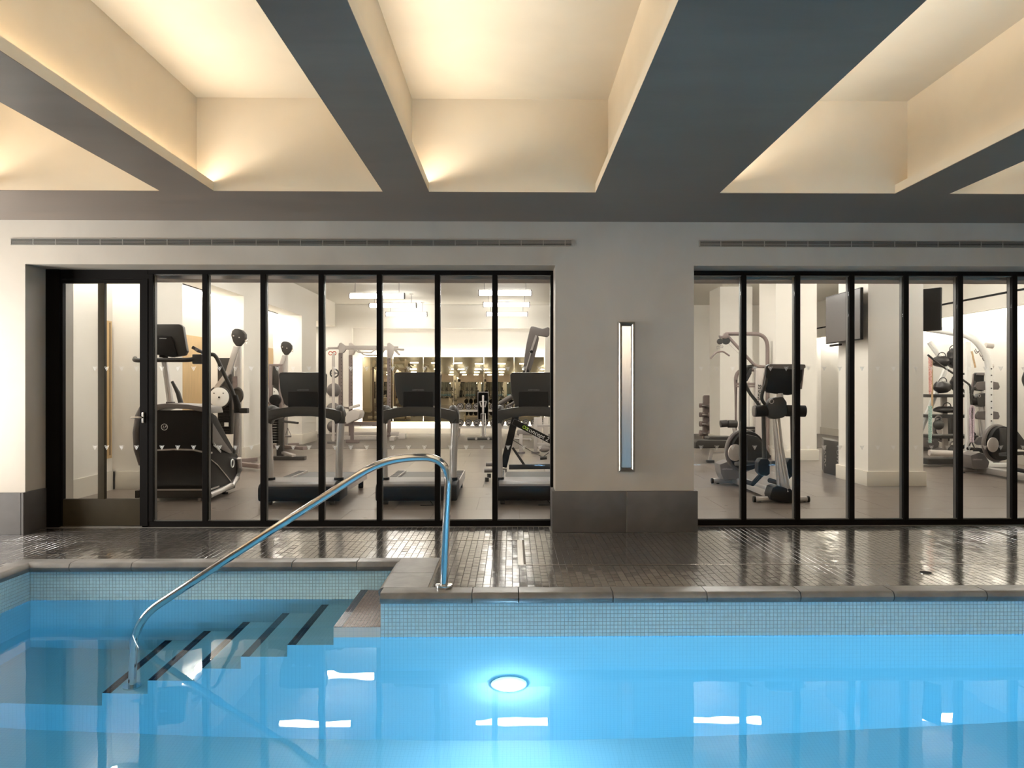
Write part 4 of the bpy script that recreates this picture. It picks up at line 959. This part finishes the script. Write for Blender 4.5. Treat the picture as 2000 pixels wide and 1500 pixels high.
for px in (930, 954): MB().disc(W(px, 857, Y-0.14), (0, 1, 0), 0.03, 0.05, 12).build('bolt', 'silver', ub)

# ---- rowing machine standing behind the right treadmill
Y = 11.0
rw = empty('rowing_machine', (P(1000, 915, Y).x, Y, 0), 'black rowing machine with a tall raised mast behind the rightmost treadmill', 'exercise machine')
MB().prism([W(px, py, Y) for px, py in ((1035, 642), (1037, 637.5), (1041, 637), (1060, 642), (1070, 638.5), (1073.5, 640), (1073.5, 655), (1069, 658), (1051, 655), (1053, 661), (1045, 697), (1036, 726), (1022, 726), (1024, 697), (1029, 667))], (0, 0.12, 0), 0.014).build('mast', 'mgrey', rw)
MB().bar(W(1047.5, 655, Y-0.01), W(1036, 690, Y-0.01), 0.03, 0.012, 0.0, (0, 1, 0)).tube([W(1037, 690, Y-0.01), W(1023, 740, Y-0.01)], 0.010, 8).build('guide_rail', 'silver', rw)
MB().disc(W(1038, 687, Y-0.02), (0, 1, 0), 0.022, 0.02, 12).build('pulley', 'mblack', rw)
MB().bar(W(1029, 720, Y+0.05), W(1008, 812, Y+0.05), 0.09, 0.10, 0.01, (0, 1, 0)).bar(W(1008, 808, Y), W(983, 912, Y), 0.10, 0.09, 0.01, (0, 1, 0)).build('main_leg', 'mblack', rw)
a, b = W(1002, 823, Y-0.15), W(1078, 862, Y-0.15)
bm_ = MB().bar(a, b, 0.06, 0.085, 0.008, (0, 0, 1)).build('text_beam', 'mblack', rw)
d = (b-a).normalized(); n = Vector((0, -1, 0)); u = n.cross(d).normalized()
def basis(d, u, n):
    return Matrix(((d.x, u.x, n.x, 0), (d.y, u.y, n.y, 0), (d.z, u.z, n.z, 0), (0, 0, 0, 1)))
text('lettering', 'concept 2', a.lerp(b, 0.63)+n*0.034, 0.088, 'white', bm_, rot=basis(d, u, n), shear=0.15)
cc = a.lerp(b, 0.32)+n*0.034
MB().torus(cc-d*0.022, (0, 1, 0), 0.019, 0.006, 16, 6).torus(cc+d*0.022, (0, 1, 0), 0.019, 0.006, 16, 6).build('logo', 'green', bm_)
MB().bar(W(1001, 874, Y), W(1028, 914, Y), 0.035, 0.035, 0.006, (0, 1, 0)).build('strut', 'mdark', rw)
MB().bar(W(994, 912, Y), W(1078, 911, Y), 0.06, 0.07, 0.008).build('floor_rail', 'mdark', rw)
for py_, x0_ in ((907, 949), (919, 946)):
    MB().tube([W(x0_, py_, Y+0.3 if py_ == 907 else Y), W(990, py_, Y+0.3 if py_ == 907 else Y)], 0.03, 12).build('foot_bar', 'mgrey', rw)
    MB().disc(Vector((P(x0_+5, py_, Y).x, Y+(0.3 if py_ == 907 else 0), 0.03 if py_ == 919 else 0.05)), (0, 0, 1), 0.03, 0.06, 12).build('foot_pad', 'mdark', rw)
MB().tube([W(1003, 860, Y), W(1030, 877, Y), W(1060, 893, Y), W(1072, 884, Y)], 0.006, 6).tube([W(1055, 895, Y), W(1068, 894, Y)], 0.024, 10).build('pull_handle', 'mdark', rw)
MB().box(P(983, 834, Y).x, P(992, 834, Y).x, Y-0.02, Y, P(983, 838, Y).z, P(983, 831, Y).z).build('notice', 'white', rw)
MB().tube([W(975, 789, Y+0.2), W(1000, 774, Y+0.2)], 0.035, 12).tube([W(988, 795, Y+0.1), W(1006, 785, Y+0.1)], 0.02, 10).build('foam_grip', 'mgrey', rw)

# ---- low bench machine seen below the lettered beam
Y = 15.6
lm = empty('preacher_bench', (P(1030, 885, Y).x, Y, 0), 'grey padded lever bench with silver posts, below the lettered black beam', 'bench')
MB().prism([W(px, py, Y) for px, py in ((1009, 845), (1013, 839), (1034, 841), (1042, 848), (1040, 851), (1010, 850))], (0, 0.4, 0), 0.02).build('pad', 'mgrey', lm)
for px in (1017.5, 1046): 
    MB().bar(W(px, 848 if px < 1020 else 815, Y), Vector((P(px, 880, Y).x, Y, 0.03)), 0.07, 0.07, 0.008, (0, 1, 0)).build('post', 'silver', lm)
    MB().disc(Vector((P(px, 880, Y).x, Y, 0.02)), (0, 0, 1), 0.085, 0.035, 18).build('foot', 'mgrey', lm)
MB().tube([W(1005, 857, Y), W(1035, 857, Y), W(1037, 860, Y)], 0.022, 10).build('side_bar', 'silver', lm)
MB().bar(W(1044, 868, Y), W(1080, 868, Y), 0.06, 0.06, 0.006).bar(W(1040, 831, Y), W(1080, 831, Y), 0.05, 0.05, 0.006).build('cross_beam', 'silver', lm)
MB().bar(W(1054, 815, Y+0.2), W(1054, 868, Y+0.2), 0.1, 0.05, 0.006, (0, 1, 0)).bar(W(1066, 815, Y+0.2), W(1066, 868, Y+0.2), 0.1, 0.05, 0.006, (0, 1, 0)).build('guide_plate', 'lightgrey', lm)
MB().ball(W(1063, 877, Y-0.2), 0.11, (1, 0.7, 0.6), 14).build('seat', 'mgrey', lm)

# ---- right side: elliptical facing the pool
def make_elliptical():
    Y = 9.0
    o = empty('elliptical_trainer', (P(1525, 985, Y).x, Y, 0), 'silver and black elliptical trainer just behind the right window', 'exercise machine', 'elliptical trainers')
    MB().prism([W(px, py, Y) for px, py in ((1497, 716), (1503, 711), (1562, 711), (1569, 716), (1567, 742), (1560, 762), (1552, 770), (1540, 772), (1500, 767), (1494, 757))], (0, 0.09, 0), 0.018).build('console', 'mblack', o)
    MB().prism([W(px, py, Y-0.02) for px, py in ((1504, 711), (1561, 711), (1573, 712), (1574, 718), (1566, 722), (1500, 719))], (0, 0.05, 0), 0.008).build('console_rim', 'mgrey', o)
    MB().bar(W(1568, 715, Y+0.05), W(1563, 760, Y+0.05), 0.03, 0.04, 0.006, (0, 1, 0)).bar(W(1497, 715, Y+0.05), W(1489, 762, Y+0.05), 0.03, 0.04, 0.006, (0, 1, 0)).build('console_bracket', 'mauve', o)
    MB().tube([W(1523, 768, Y+0.03), W(1525, 800, Y+0.03)], 0.04, 14).build('neck', 'silver', o)
    MB().tube([W(1474, 803, Y), W(1503, 802, Y)], 0.068, 20).tube([W(1535, 802, Y), W(1572, 803, Y)], 0.068, 20).build('pivot_drum', 'mblack', o)
    MB().disc(W(1473, 803, Y), (1, 0, 0), 0.066, 0.02, 24, 0.006).build('drum_cap', 'mgrey', o)
    MB().prism([W(px, py, Y-0.07) for px, py in ((1499, 790), (1510, 778), (1530, 775), (1537, 785), (1538, 810), (1530, 816), (1512, 819), (1502, 813))], (0, 0.16, 0), 0.015).build('pivot_hub', 'mdark', o)
    MB().torus(W(1507, 784, Y-0.08), (0, 1, 0), 0.024, 0.004, 16, 6).build('ring_logo', 'lightgrey', o)
    # front legs of the frame
    MB().tube([W(1516, 815, Y+0.02), W(1522, 870, Y-0.02), W(1536, 960, Y-0.05)], [0.045, 0.045, 0.052], 16).build('front_post', 'silver', o)
    MB().tube([W(1516, 830, Y+0.1), W(1524, 950, Y+0.05)], 0.04, 14).build('rear_post', 'silver', o)
    MB().prism([W(px, py, Y-0.1) for px, py in ((1504, 968), (1509, 952), (1518, 949), (1545, 955), (1551, 962), (1550, 984), (1524, 981), (1506, 977))], (0, 0.22, 0), 0.015).build('front_block', 'mblack', o)
    MB().tube([W(1473, 975, Y), W(1578, 975, Y)], 0.035, 16).build('front_foot_bar', 'silver', o)
    for px in (1473, 1578): MB().disc(W(px, 975, Y), (1, 0, 0), 0.038, 0.03, 18, 0.004).build('end_cap', 'mblack', o)
    for px in (1483, 1570): MB().disc(Vector((P(px, 985, Y).x, Y, 0.02)), (0, 0, 1), 0.026, 0.04, 12).build('levelling_foot', 'mblack', o)
    # rail running back to the flywheel
    MB().bar(W(1512, 966, Y+0.05), W(1440, 937, Y+1.7), 0.15, 0.09, 0.02).build('main_beam', 'silver', o)
    MB().tube([W(1391, 939, Y+1.72), W(1445, 939, Y+1.72)], 0.035, 14).build('rear_foot_bar', 'silver', o)
    MB().disc(W(1391, 939, Y+1.72), (1, 0, 0), 0.038, 0.03, 18, 0.004).build('end_cap', 'mblack', o)
    MB().disc(Vector((P(1402, 944, Y+1.72).x, Y+1.72, 0.03)), (0, 0, 1), 0.022, 0.06, 12).build('levelling_foot', 'mblack', o)
    MB().prism([W(px, py, Y+1.45) for px, py in ((1406, 907), (1425, 900), (1436, 903), (1448, 922), (1444, 936), (1414, 938), (1408, 925))], (0, 0.3, 0), 0.015).build('drive_cover', 'mgrey', o)
    text('logo', 'LifeFitness', W(1420, 916, Y+1.435), 0.035, 'lightgrey', o, shear=0.2)
    # round flywheel housing
    fw = W(1457, 880, Y+1.2); r = 0.262
    MB().disc(fw, (0.35, -1, 0), r, 0.14, 36, 0.03).build('flywheel_housing', 'mblack', o)
    MB().torus(fw-Vector((0.03, -0.02, 0)), (0.35, -1, 0), r, 0.03, 36, 8).build('flywheel_rim', 'mgrey', o)
    MB().disc(W(1436, 884, Y+1.06), (0.35, -1, 0), 0.11, 0.02, 28, 0.004, ).build('flywheel_panel', 'lightgrey', o)
    MB().prism([W(px, py, Y+0.85) for px, py in ((1458, 848), (1480, 853), (1497, 875), (1507, 893), (1500, 897), (1484, 893), (1476, 900), (1460, 905))], (0, 0.2, 0), 0.015).build('shroud', 'mdark', o)
    # pedal links and rods
    for px, s in ((1492, 1), (1548, -1)):
        yy_ = Y+0.15
        MB().tube([W(px-1, 812, yy_), W(px+1, 898, yy_)], [0.024, 0.026], 12).build('link_rod', 'mdark', o)
        MB().prism([W(px+a_, b_, yy_-0.06) for a_, b_ in ((-11, 903), (-6, 896), (8, 896), (12, 902), (12, 926), (6, 930), (-6, 928), (-11, 922))], (0, 0.14, 0), 0.012).build('link_block', 'mblack', o)
        MB().tube([W(px-4, 926, yy_), W(px-22, 945, yy_+0.15), W(px-45, 938, yy_+0.4)], 0.03, 10).build('pedal_arm', 'mblack', o)
        MB().rbox(W(px-38, 905, yy_+0.45), (0.16, 0.36, 0.05), (R(-8), 0, 0), 0.015).build('pedal', 'mdark', o)
    # swing handles
    MB().tube(fillet([W(1484, 795, Y+0.05), W(1478, 785, Y+0.05), W(1462, 765, Y+0.1), W(1452, 740, Y+0.15), W(1462, 716, Y+0.15), W(1470, 715, Y+0.1)], 0.06), 0.02, 12).build('swing_handle', 'mdark', o)
    MB().tube(fillet([W(1498, 795, Y+0.05), W(1487, 780, Y+0.0), W(1489, 765, Y-0.02), W(1495, 752, Y), W(1500, 718, Y+0.05)], 0.06), 0.02, 12).build('swing_handle', 'mdark', o)
    MB().tube([W(1559, 985, Y), W(1572, 990, Y-0.2), W(1581, 988, Y-0.1)], 0.006, 6).build('power_cord', 'mblack', o)
    return o
el = make_elliptical()
q = P(2022, 950, 10.3)
c2 = copy_tree(el, None, (q.x+0.32, 10.3, 0)); c2['label'] = 'elliptical trainer cut off by the right edge of the picture'
q = P(1925, 905, 13.6)
c3 = copy_tree(el, None, (P(1922, 900, 14.35).x, 14.35, 0)); c3['label'] = 'elliptical trainer built in place of a reflection, behind the white storage frame at the right'  # added solid copy standing in for a mirrored elliptical

# ---- lat pulldown machine
def make_lat():
    Y = 14.3
    o = empty('lat_pulldown', (P(1470, 895, Y).x, Y, 0), 'lat pulldown machine with an arched taupe tube frame and hanging bar', 'exercise machine')
    MB().tube(fillet([W(1418, 652, Y), W(1499, 652, Y), W(1499, 900, Y)], 0.26, 10), 0.036, 14).build('arch_tube', 'mauve', o)
    MB().tube(fillet([W(1420, 655, Y), W(1476, 716, Y), W(1498, 716, Y)], 0.14, 6), 0.030, 12).build('jib_arm', 'mauve', o)
    MB().tube(fillet([W(1437, 895, Y+0.1), W(1437, 722, Y+0.1), W(1478, 722, Y+0.1)], 0.2, 8), 0.036, 12).build('rear_tube', 'mauve', o)
    MB().prism([W(px, py, Y-0.06) for px, py in ((1476, 722), (1479, 719), (1491, 719), (1489, 745), (1487, 900), (1476, 900))], (0, 0.12, 0), 0.008).build('mast_cover', 'lightgrey', o)
    a, b = W(1482, 800, Y-0.075), W(1483, 750, Y-0.075); d = (b-a).normalized(); n = Vector((0, -1, 0)); u = n.cross(d)
    text('side_lettering', 'LifeFitness', a.lerp(b, 0.4), 0.13, 'mblack', o, rot=basis(d, u, n), shear=0.15)
    for px, py in ((1418, 665), (1406, 667)):
        w_ = MB().disc(W(px, py, Y), (0, 1, 0), 0.075 if px > 1410 else 0.055, 0.05, 24, 0.006).build('pulley', 'mdark', o)
    MB().prism([W(px, py, Y-0.04) for px, py in ((1412, 656), (1416, 650), (1422, 650), (1424, 658), (1418, 662), (1407, 660), (1405, 655))], (0, 0.08, 0), 0.006).build('pulley_bracket', 'mauve', o)
    MB().torus(W(1402, 679, Y), (0, 1, 0), 0.026, 0.005, 14, 6).torus(W(1409.5, 677, Y), (0, 1, 0), 0.026, 0.005, 14, 6).build('carabiner', 'chrome', o)
    MB().tube(fillet([W(1387.5, 700, Y), W(1399, 688, Y), W(1412, 686, Y), W(1425, 695, Y)], 0.04, 4), 0.016, 10).build('pull_bar', 'mauve', o)
    MB().tube([W(1423, 671, Y), W(1460, 706, Y)], 0.005, 6).build('cable', 'lightgrey', o)
    MB().prism([W(px, py, Y-0.15) for px, py in ((1458, 720), (1461, 713), (1470, 713), (1468, 730), (1460, 745), (1457, 745))], (0, 0.1, 0), 0.01).build('back_pad', 'leather', o)
    MB().bar(W(1437, 750, Y), W(1478, 750, Y), 0.04, 0.05, 0.006).bar(W(1437, 755, Y), W(1476, 755, Y), 0.03, 0.03, 0.004).build('cross_bar', 'mauve', o)
    MB().tube([W(1463, 745, Y+0.05), W(1463, 835, Y+0.05)], 0.01, 8).build('guide_rod', 'lightgrey', o)
    st_ = MB()
    for i in range(9): st_.box(P(1446, 800, Y).x, P(1476, 800, Y).x, Y-0.02, Y+0.12, 0.12+i*0.055, 0.165+i*0.055, 0.004)
    st_.build('weight_plates', 'mdark', o)
    MB().tube([W(1407, 828, Y-0.3), W(1420, 827, Y-0.3)], 0.065, 18).tube([W(1422, 828, Y-0.35), W(1439, 828, Y-0.35)], 0.07, 18).build('knee_roller', 'mdark', o)
    MB().bar(W(1433, 836, Y-0.2), W(1438, 860, Y-0.2), 0.05, 0.05, 0.006, (0, 1, 0)).build('roller_post', 'silver', o)
    MB().prism([W(px, py, Y-0.5) for px, py in ((1384, 856), (1387, 853), (1431, 853), (1434, 857), (1432, 861), (1386, 861))], (0, 0.35, 0), 0.015).build('seat_pad', 'leather', o)
    MB().prism([W(px, py, Y-0.75) for px, py in ((1359, 864), (1364, 860), (1430, 861), (1432, 866), (1430, 875), (1358, 876))], (0, 0.4, 0), 0.012).build('seat_base', 'mdark', o)
    MB().bar(W(1391, 877, Y-0.6), Vector((P(1386, 896, Y-0.6).x, Y-0.6, 0.03)), 0.06, 0.06, 0.008, (0, 1, 0)).bar(W(1392, 883, Y-0.6), W(1440, 883, Y-0.6), 0.04, 0.04, 0.004).build('seat_leg', 'silver', o)
    MB().box(P(1380, 895, Y-0.6).x, P(1394, 895, Y-0.6).x, Y-0.66, Y-0.54, 0.0, 0.045, 0.008).build('rubber_foot', 'mdark', o)
    MB().bar(Vector((P(1437, 900, Y).x, Y, 0.04)), Vector((P(1505, 900, Y).x, Y, 0.04)), 0.1, 0.08, 0.01).build('base_beam', 'mauve', o)
make_lat()

# ---- dumbbell tower at the far left of the right window
Y = 19.3
dt = empty('dumbbell_tower', (P(1381, 860, Y).x, Y, 0), 'slim upright dumbbell tower seen just right of the grey pier', 'rack')
MB().prism([W(px, py, Y) for px, py in ((1374, 858), (1375, 775), (1377, 772), (1386, 772), (1388, 775), (1387, 858))], (0, 0.14, 0), 0.01).build('column', 'mauve', dt)
MB().bar(W(1368, 861, Y), W(1396, 861, Y), 0.3, 0.05, 0.01).build('base', 'mdark', dt)
for py in (792, 810, 828, 846):
    MB().box(P(1379.5, py, Y).x-0.05, P(1379.5, py, Y).x+0.05, Y-0.36, Y, P(1380, py, Y).z-0.03, P(1380, py, Y).z-0.014, 0.004).build('peg', 'mauve', dt)
for i, py in enumerate((792, 810, 828, 846)):
    for s in (0, 1):
        c = W(1379.5, py, Y-0.10-0.16*s); c.x += (-0.03 if s else 0.03)
        o = empty('dumbbell', c, 'small dark dumbbell on the %s peg row of the slim tower, %s' % (('top', 'second', 'third', 'bottom')[i], ('rear one', 'front one')[s]), 'dumbbell', 'dumbbells on the slim tower')
        rr_ = 0.055+0.006*i
        for sg in (-1, 1): MB().disc(c+Vector((sg*0.115, 0, 0)), (1, 0, 0), rr_, 0.06, 18, 0.012).build('head', 'mauve', o)
        MB().tube([c-Vector((0.09, 0, 0)), c+Vector((0.09, 0, 0))], 0.016, 10).build('handle', 'chrome', o)

# ---- soft plyometric box beside the column
a = P(1609, 923, 11.6)
pb_ = empty('jump_box', (5.0, 11.7, 0), 'black padded jump box with pale lettering beside the white column', 'box')
x0 = PF(1609, 924).x; Ya = PF(1609, 924).y; q = PF(1641, 932)
pts = [Vector((x0, Ya, 0)), Vector((q.x, q.y, 0)), Vector((q.x+0.16, q.y+0.6, 0)), Vector((x0+0.22, Ya+0.62, 0))]
hb = P(1609, 858, Ya).z
MB().prism(pts, (0, 0, hb), 0.015).build('padded_shell', 'leather', pb_)
d = (pts[1]-pts[0]).normalized(); n = Vector((d.y, -d.x, 0)); up = Vector((0, 0, 1))
text('lettering', 'MULTIPLY', pts[0]+d*0.05+n*0.003+up*hb*0.52, 0.075, 'lightgrey', pb_, rot=basis(-up, d, n))
text('lettering', 'POWER', pts[0]+d*((pts[1]-pts[0]).length-0.07)+n*0.003+up*hb*0.52, 0.11, 'dim', pb_, rot=basis(-up, d, n))

# ---- televisions on the nearest column
tv = empty('television', (4.76, 10.9, 2.0), 'large dark television on the left face of the nearest white column', 'television')
zt1, zb1 = P(1692, 561, 10.36).z, P(1692, 663, 10.36).z
MB().box(4.735, 4.775, 10.36, 11.52, zb1, zt1, 0.006).build('case', 'mblack', tv)
MB().box(4.732, 4.736, 10.375, 11.505, zb1+0.015, zt1-0.015).build('screen', 'screen', tv)
MB().box(4.775, 4.87, 10.75, 11.1, 2.2, 2.5, 0.004).build('wall_bracket', 'mblack', tv)
MB().bar((4.76, 11.05, zb1-0.03), (4.76, 11.4, zb1-0.03), 0.04, 0.03, 0.005).build('sensor_bar', 'mblack', tv)
a = P(1837, 561, 10.5); b = P(1837, 645, 10.5)
tv2 = empty('television', (5.75, 10.65, b.z), 'dark television turned away behind the right edge of the nearest column', 'television')
dd = Vector((a.x-5.66, -0.4, 0)).normalized(); nn_ = Vector((dd.y, -dd.x, 0))
MB().prism([Vector((5.66, 10.9, b.z)), Vector((a.x, 10.5, b.z)), Vector((a.x, 10.5, a.z)), Vector((5.66, 10.9, a.z))], nn_*-0.04, 0.006).build('case', 'mblack', tv2)
MB().box(5.635, 5.70, 10.86, 10.92, 2.3, 2.5, 0.004).build('wall_bracket', 'mblack', tv2)

# ---- white storage frame with cords at the right
Y = 12.9
sf = empty('storage_frame', (P(1930, 912, Y).x, Y, 0), 'white arched storage frame hung with cords, right of the nearest column', 'rack')
arch = fillet([Vector((P(1932, 912, Y).x, Y, 0.02)), W(1932, 700, Y), W(1900, 655, Y), W(1800, 640, Y+0.8)], 0.6, 10)
MB().tube(arch, 0.058, 12).build('arch_post', 'whitem', sf)
MB().tube([Vector((P(1932, 912, Y).x-0.95, Y+0.85, 0.02)), W(1848, 720, Y+0.85), W(1838, 700, Y+0.85), W(1815, 668, Y+0.9)], 0.05, 10).build('arch_post', 'whitem', sf)
MB().bar(W(1890, 668, Y), Vector((P(1890, 910, Y).x, Y, 0.03)), 0.07, 0.07, 0.006, (0, 1, 0)).build('post', 'whitem', sf)
hs = MB()
for k in range(15): hs.disc(Vector((P(1932, 900, Y).x, Y-0.058, 0.12+k*0.11)), (0, 1, 0), 0.012, 0.012, 8)
hs.build('peg_holes', 'mdark', sf)
for py in (754, 812, 862, 904):
    MB().prism([W(px, py+b_, Y+0.1) for px, b_ in ((1905, 2), (1912, -8), (1925, -9), (1925, 8), (1910, 7))], (0, 0.06, 0), 0.004).prism([W(px, py+b_, Y+0.1) for px, b_ in ((1938, -9), (1950, -7), (1953, 2), (1950, 7), (1938, 7))], (0, 0.06, 0), 0.004).build('shelf_wing', 'mgrey', sf)
MB().tube([W(1925, 674, Y), W(1939, 676, Y)], 0.045, 12).tube([W(1930, 714, Y), W(1939, 715, Y)], 0.04, 12).build('side_peg', 'lightgrey', sf)
for i, (px, py) in enumerate(((1905, 681), (1913, 690), (1918, 698), (1903, 684))):
    MB().tube(fillet([W(px, py, Y), W(px+3, py+7, Y), W(px+9, py+3, Y)], 0.02, 3), 0.007, 6).build('hook', 'mgrey', sf)
for py, a_, b_ in ((770, 1815, 1895), (810, 1815, 1895), (850, 1815, 1905)):
    MB().box(P(a_, py, Y+0.4).x, P(b_, py, Y+0.4).x, Y+0.3, Y+0.8, P(a_, py+6, Y+0.4).z, P(a_, py, Y+0.4).z, 0.008).build('shelf', 'mdark', sf)
MB().bar(Vector((P(1885, 913, Y).x, Y-0.1, 0.04)), Vector((P(1965, 913, Y).x, Y-0.1, 0.04)), 0.08, 0.07, 0.01).build('base_beam', 'whitem', sf)
MB().tube([W(1815, 884, Y-0.1), W(1912, 888, Y-0.1)], 0.05, 12).build('lower_roller', 'lightgrey', sf)
MB().bar(Vector((P(1815, 900, Y).x, Y+0.2, 0.08)), Vector((P(1905, 900, Y).x, Y+0.2, 0.08)), 0.3, 0.1, 0.02).build('lower_tray', 'mdark', sf)
MB().bar(W(1843, 770, Y+0.6), Vector((P(1847, 900, Y+0.6).x, Y+0.6, 0.05)), 0.09, 0.06, 0.005, (0, 1, 0)).build('rear_post', 'lightgrey', sf)
# things on it
def cord(name, pts, r, m, lab, cat='cord', grp='cords hanging from the storage frame'):
    c = Vector(pts[0]); b = MB(); N = 26
    full = fillet(pts, 0.05, 4)
    b.tube(full, r, 8)
    # twisted strand over it
    L = [0.0]
    for i in range(1, len(full)): L.append(L[-1]+(full[i]-full[i-1]).length)
    tot = L[-1]; tw = []
    n_ = max(12, int(tot/0.02))
    for k in range(n_+1):
        s = tot*k/n_; i = max(j for j in range(len(L)) if L[j] <= s+1e-9); i = min(i, len(full)-2)
        p = full[i].lerp(full[i+1], (s-L[i])/max(1e-6, L[i+1]-L[i])); a_ = s*90
        tw.append(p+Vector((math.cos(a_)*r*0.9, math.sin(a_)*r*0.9, 0)))
    b.tube(tw, r*0.45, 5)
    return tag(b.build(name, m, loc=c), lab, cat, grp)
cord('braided_cord', [W(1815, 695, Y), W(1816, 770, Y)], 0.017, 'redcord', 'red braided cord, leftmost on the storage frame')
cord('braided_cord', [W(1819, 700, Y-0.05), W(1818, 765, Y-0.05)], 0.014, 'redcord', 'thinner red braided cord beside the leftmost one')
cord('braided_cord', [W(1815, 793, Y), W(1815, 865, Y)], 0.016, 'mint', 'green braided cord hanging below the red cords')
cord('braided_cord', [W(1819, 793, Y-0.04), W(1818, 865, Y-0.04)], 0.014, 'mint', 'second green braided cord, right of the first')
cord('braided_cord', [W(1896, 864, Y-0.06), W(1895, 800, Y-0.06), W(1898, 791, Y-0.06), W(1902, 797, Y-0.06), W(1900, 864, Y-0.06)], 0.018, 'plum', 'looped purple and white braided cord on the white post')
cord('battle_rope', [W(1812, 693, Y-0.1), W(1835, 712, Y-0.1), W(1860, 728, Y-0.1), W(1895, 752, Y-0.1), W(1897, 790, Y-0.1)], 0.018, 'mdark', 'dark twisted rope slung across the storage frame', 'rope')
tag(MB().bar(W(1820, 700, Y), W(1821, 798, Y), 0.03, 0.008, 0.0, (0, 1, 0)).build('strap', 'tan', loc=W(1820, 700, Y)), 'tan strap hanging between the red cords and the bags', 'strap')
tag(MB().bar(W(1898, 686, Y-0.1), W(1905, 718, Y-0.1), 0.03, 0.008, 0.0, (0, 1, 0)).build('strap', 'tan', loc=W(1898, 686, Y-0.1)), 'tan strap hanging from the arch above the console', 'strap')
for (px, py, w_, h_, lab) in ((1838, 706, 34, 22, 'dark duffel bag on the topmost level of the storage frame'), (1861, 700, 20, 40, 'tall dark sack leaning on the storage frame'), (1840, 756, 34, 24, 'bulky dark bag on the upper shelf of the storage frame'), (1868, 750, 20, 32, 'second dark bag on the upper shelf, at the right'), (1848, 800, 52, 13, 'flat dark bag on the middle shelf of the storage frame')):
    c = W(px, py, Y+0.45); m_ = M(Y+0.45)
    o = empty('gear_bag', (c.x, c.y, c.z-h_*m_/2), lab, 'bag', 'bags on the storage frame')
    b = MB().ball(c, 0.5, (w_*m_, 0.3, h_*m_), 16)
    for v in b.bm.verts:
        v.co.z += 0.012*math.sin(v.co.x*50)*math.cos(v.co.y*40); v.co.x += 0.01*math.sin(v.co.z*60)
    b.build('sack', 'leather', o)
    MB().torus(c+Vector((0, -0.02, h_*m_*0.45)), (0, 1, 0.2), 0.07, 0.008, 16, 6).build('handle', 'mdark', o)
for px, py, lab in ((1862, 880, 'dark kettlebell on the lowest shelf of the storage frame'), (1833, 830, 'dark kettlebell on the third shelf beside the green cords')):
    c = W(px, py, Y+0.2); o = empty('kettlebell', c-Vector((0, 0, 0.09)), lab, 'kettlebell', 'kettlebells on the storage frame')
    MB().ball(c, 0.09, (1, 1, 0.95), 18).build('bell', 'mdark', o)
    MB().torus(c+Vector((0, 0, 0.10)), (0, 1, 0), 0.055, 0.013, 18, 8).build('handle', 'mgrey', o)
sh = W(1897, 872, Y-0.06)
o = empty('stirrup_handle', sh, 'black stirrup handle at the end of the purple cord', 'handle')
MB().tube([W(1897, 862, Y-0.06), W(1890, 876, Y-0.06)], 0.010, 6).tube([W(1897, 862, Y-0.06), W(1904, 876, Y-0.06)], 0.010, 6).build('strap', 'mdark', o)
MB().tube([W(1889, 876, Y-0.06), W(1904, 877, Y-0.06)], 0.024, 10).build('grip', 'mblack', o)
